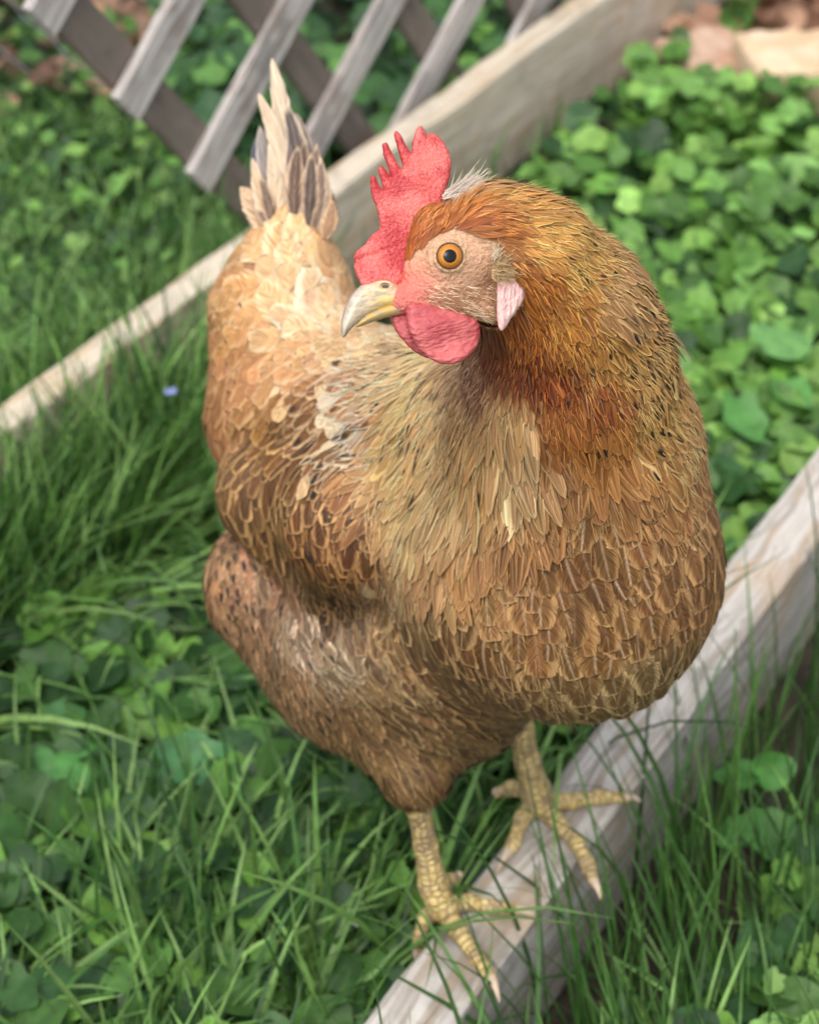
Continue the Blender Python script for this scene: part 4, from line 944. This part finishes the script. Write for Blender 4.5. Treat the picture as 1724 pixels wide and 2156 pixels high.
broad_plant('blue-green broad leaf weed left of the hen leg', [(395, 1605, .075, .026, .2, .1, -.2, (76, 126, 76)), (340, 1640, .065, .022, 3.4, -.2, -.2, (70, 118, 62)), (470, 1660, .05, .02, 5.4, .3, -.2, (70, 118, 60))])
broad_plant('yellow-green leafy weed left of the wing', [(440, 985, .06, .026, 1.0, .1, -.3, (112, 174, 84)), (400, 1010, .055, .022, 3.0, -.2, -.2, (104, 166, 76)), (455, 920, .05, .02, 1.8, 0, 0, (98, 156, 74))])
broad_plant('rounded clover-like weed right of the feet against the board face', [(1620, 1625, .06, .019, .5, .2, -.3, (84, 140, 66)), (1560, 1640, .055, .017, 3.2, -.2, -.2, (76, 128, 60)), (1610, 1745, .05, .02, 4.8, .1, -.4, (78, 128, 62)), (1550, 1760, .045, .017, 3.6, -.2, -.2, (80, 132, 64))])
# big soft leaves along the right between chest and board
broad_plant('large pale green leaves behind the breast at the right edge', [(1640, 720, .09, .030, .3, .1, -.3, (104, 152, 84)), (1560, 880, .08, .028, 5.0, .2, -.3, (88, 140, 70)), (1660, 840, .08, .026, 1.0, .2, -.2, (92, 146, 72)), (1600, 980, .06, .028, 5.5, .1, -.2, (88, 142, 70))])

# ------------------------------------------------------------ litter and blocks in the far corner, wire fence
def rough_block(name, label, cat, loc, dims, rot, mat, seed):
    r = np.random.default_rng(seed); n_ = 9
    def f(p):
        q = np.abs(p)-np.array(dims)/2+.006; return np.linalg.norm(np.maximum(q, 0), axis=1)+np.minimum(q.max(1), 0)-.006+.0025*np.sin(p[:, 0]*90+seed)*np.sin(p[:, 1]*80)*np.sin(p[:, 2]*70+1)+.0015*np.sin(p[:, 0]*190)*np.sin(p[:, 1]*170+2)
    v, fa = surface_nets(f, -np.array(dims)/2-.01, np.array(dims)/2+.01, max(dims)/40)
    o = mesh_obj(name, v, fa, mat); o.location = loc; o.rotation_euler = rot; tag(o, label, cat); return o
def mat_stone(name, a, b):
    m = NT(name); co = m.n('TexCoord').outputs['Object']; n_ = m.noise(co, 25, 5); m.set(Base_Color=m.mix(m.sstep(n_, .35, .65), a, b), Roughness=.9); m.bump(m.noise(co, 90, 4), .6, .003); return m.m
q0 = PZ(np.array(1750.), np.array(165.), .05); q1 = PZ(np.array(1480.), np.array(190.), .02)
rough_block('paving_brick', 'tan brick lying in the leaves at the upper right corner', 'brick', (q0[0], q0[1]-.01, .045), (.20, .09, .09), (0, .05, .15), mat_stone('tan_brick', (.52, .36, .21), (.64, .49, .33)), 3)
rough_block('paving_brick', 'small reddish brick fragment left of the tan brick', 'brick', (q1[0], q1[1], .035), (.10, .08, .07), (.1, .1, .7), mat_stone('red_brick', (.40, .23, .15), (.52, .38, .28)), 5)
q2 = PZ(np.array(1715.), np.array(235.), .02)
rough_block('paving_brick', 'pinkish brick piece at the right edge in front of the tan brick', 'brick', (q2[0], q2[1], .012), (.09, .07, .05), (.1, -.1, 1.1), mat_stone('pink_brick', (.52, .36, .28), (.62, .48, .40)), 8)
p = scatter(230, (1380, -150, 2000, 260)); m_ = len(p); p[:, 2] = rng.uniform(.003, .04, m_)
dl = leaves('dead_leaves', '', p, rng.uniform(.012, .03, m_), np.stack([rng.normal(0, .6, m_), rng.normal(-.2, .6, m_), np.ones(m_)], 1), rng.uniform(0, 6, m_), pick([(160, 132, 110), (184, 158, 132), (130, 104, 84), (100, 78, 62)], m_, .2), cup=.9, notch=.2, stalk=False)
dl.data.materials[0] = M_DRY; tag(dl, 'curled brown dead leaves in the upper right corner', 'dead leaves', kind='stuff')
p = scatter(90, (-200, -120, 330, 280)); m_ = len(p); p[:, 2] = rng.uniform(.02, .05, m_)
dl = leaves('dead_leaves', '', p, rng.uniform(.010, .024, m_), np.stack([rng.normal(0, .6, m_), rng.normal(-.2, .6, m_), np.ones(m_)], 1), rng.uniform(0, 6, m_), pick([(150, 126, 110), (150, 128, 100), (110, 90, 76)], m_, .2), cup=.9, notch=.2, stalk=False)
dl.data.materials[0] = M_DRY; tag(dl, 'brown dead leaves in the upper left corner', 'dead leaves', kind='stuff')
# leafy bushes beyond the lattice
p, s, nn, az, c = leaf_field([(900, (350, -500, 1100, 420), .01, .10, .02, .05, [(60, 104, 60), (70, 120, 62), (50, 88, 54), (88, 140, 70)]), (500, (-200, -400, 500, 60), .01, .06, .016, .034, LG+LDk)])
tag(leaves('ground_ivy', '', p, s, nn, az, c), 'dark leafy undergrowth beyond the lattice at the top', 'ground cover', kind='stuff')
# wire fence
def tube(path, r, k=6):
    path = np.array(path); d = norm(np.gradient(path, axis=0)); V = []
    for c_, dd in zip(path, d):
        sx = norm(np.cross(dd, [.1, .2, 1.])); sy = np.cross(dd, sx)
        for j in range(k): V.append(c_+r*(math.cos(2*PI*j/k)*sx+math.sin(2*PI*j/k)*sy))
    F = [(i*k+j, i*k+(j+1) % k, (i+1)*k+(j+1) % k, (i+1)*k+j) for i in range(len(path)-1) for j in range(k)]
    return np.array(V), np.array(F)
Vw, Fw, o_ = [], [], 0
for i in range(14):
    for sg in (1, -1):
        pts = [(-.95+i*.062+sg*(s_/24*.45-.225)+.004*((-1)**s_), 1.62+.002*sg*(-1)**s_, s_/24*.5) for s_ in range(25)]
        if max(q_[0] for q_ in pts) > -.20: continue
        v, f = tube(pts, .0012); Vw.append(v); Fw.append(f+o_); o_ += len(v)
wf = mesh_obj('wire_fence', np.concatenate(Vw), np.concatenate(Fw), flat('galvanised_wire', (.42, .42, .44), .4, Metallic=.8))
tag(wf, 'thin grey wire fence mesh in the upper left corner', 'fence')
# small flowers
def flower(label, x, y, z, r, petal, n_=5):
    c_ = PZ(np.array(float(x)), np.array(float(y)), z); root = empty('flower', (c_[0], c_[1], 0)); tag(root, label, 'flower')
    for k in range(n_):
        a = 2*PI*k/n_; d = np.array([math.cos(a), math.sin(a)*.8, .35]); d /= np.linalg.norm(d); s_ = np.array([-math.sin(a), math.cos(a), 0])
        V = [c_, c_+d*r*.5-s_*r*.3, c_+d*r*.9-s_*r*.28, c_+d*r, c_+d*r*.9+s_*r*.28, c_+d*r*.5+s_*r*.3]
        V = [np.array(v)+np.array([0, 0, 1e-4*k]) for v in V]; V += [v-np.array([0, 0, .0003]) for v in V]
        F = [(0, 1, 2, 3), (0, 3, 4, 5), (9, 8, 7, 6), (11, 10, 9, 6)]
        mesh_obj('petal', V, F, petal, root)
    v, f = tube([(c_[0], c_[1], 0.001), (c_[0]+.002, c_[1]+.003, z*.5), tuple(c_)], .0006); mesh_obj('stem', v, f, flat('flower_stem', (.06, .14, .04)), root)
flower('tiny pale blue flower in the grass left of the wing', 360, 828, .125, .0055, flat('blue_petal', (.22, .26, .50)))
flower('tiny white flower in the grass left of the near foot', 752, 1946, .09, .0028, flat('white_petal', (.55, .58, .52)), 4)
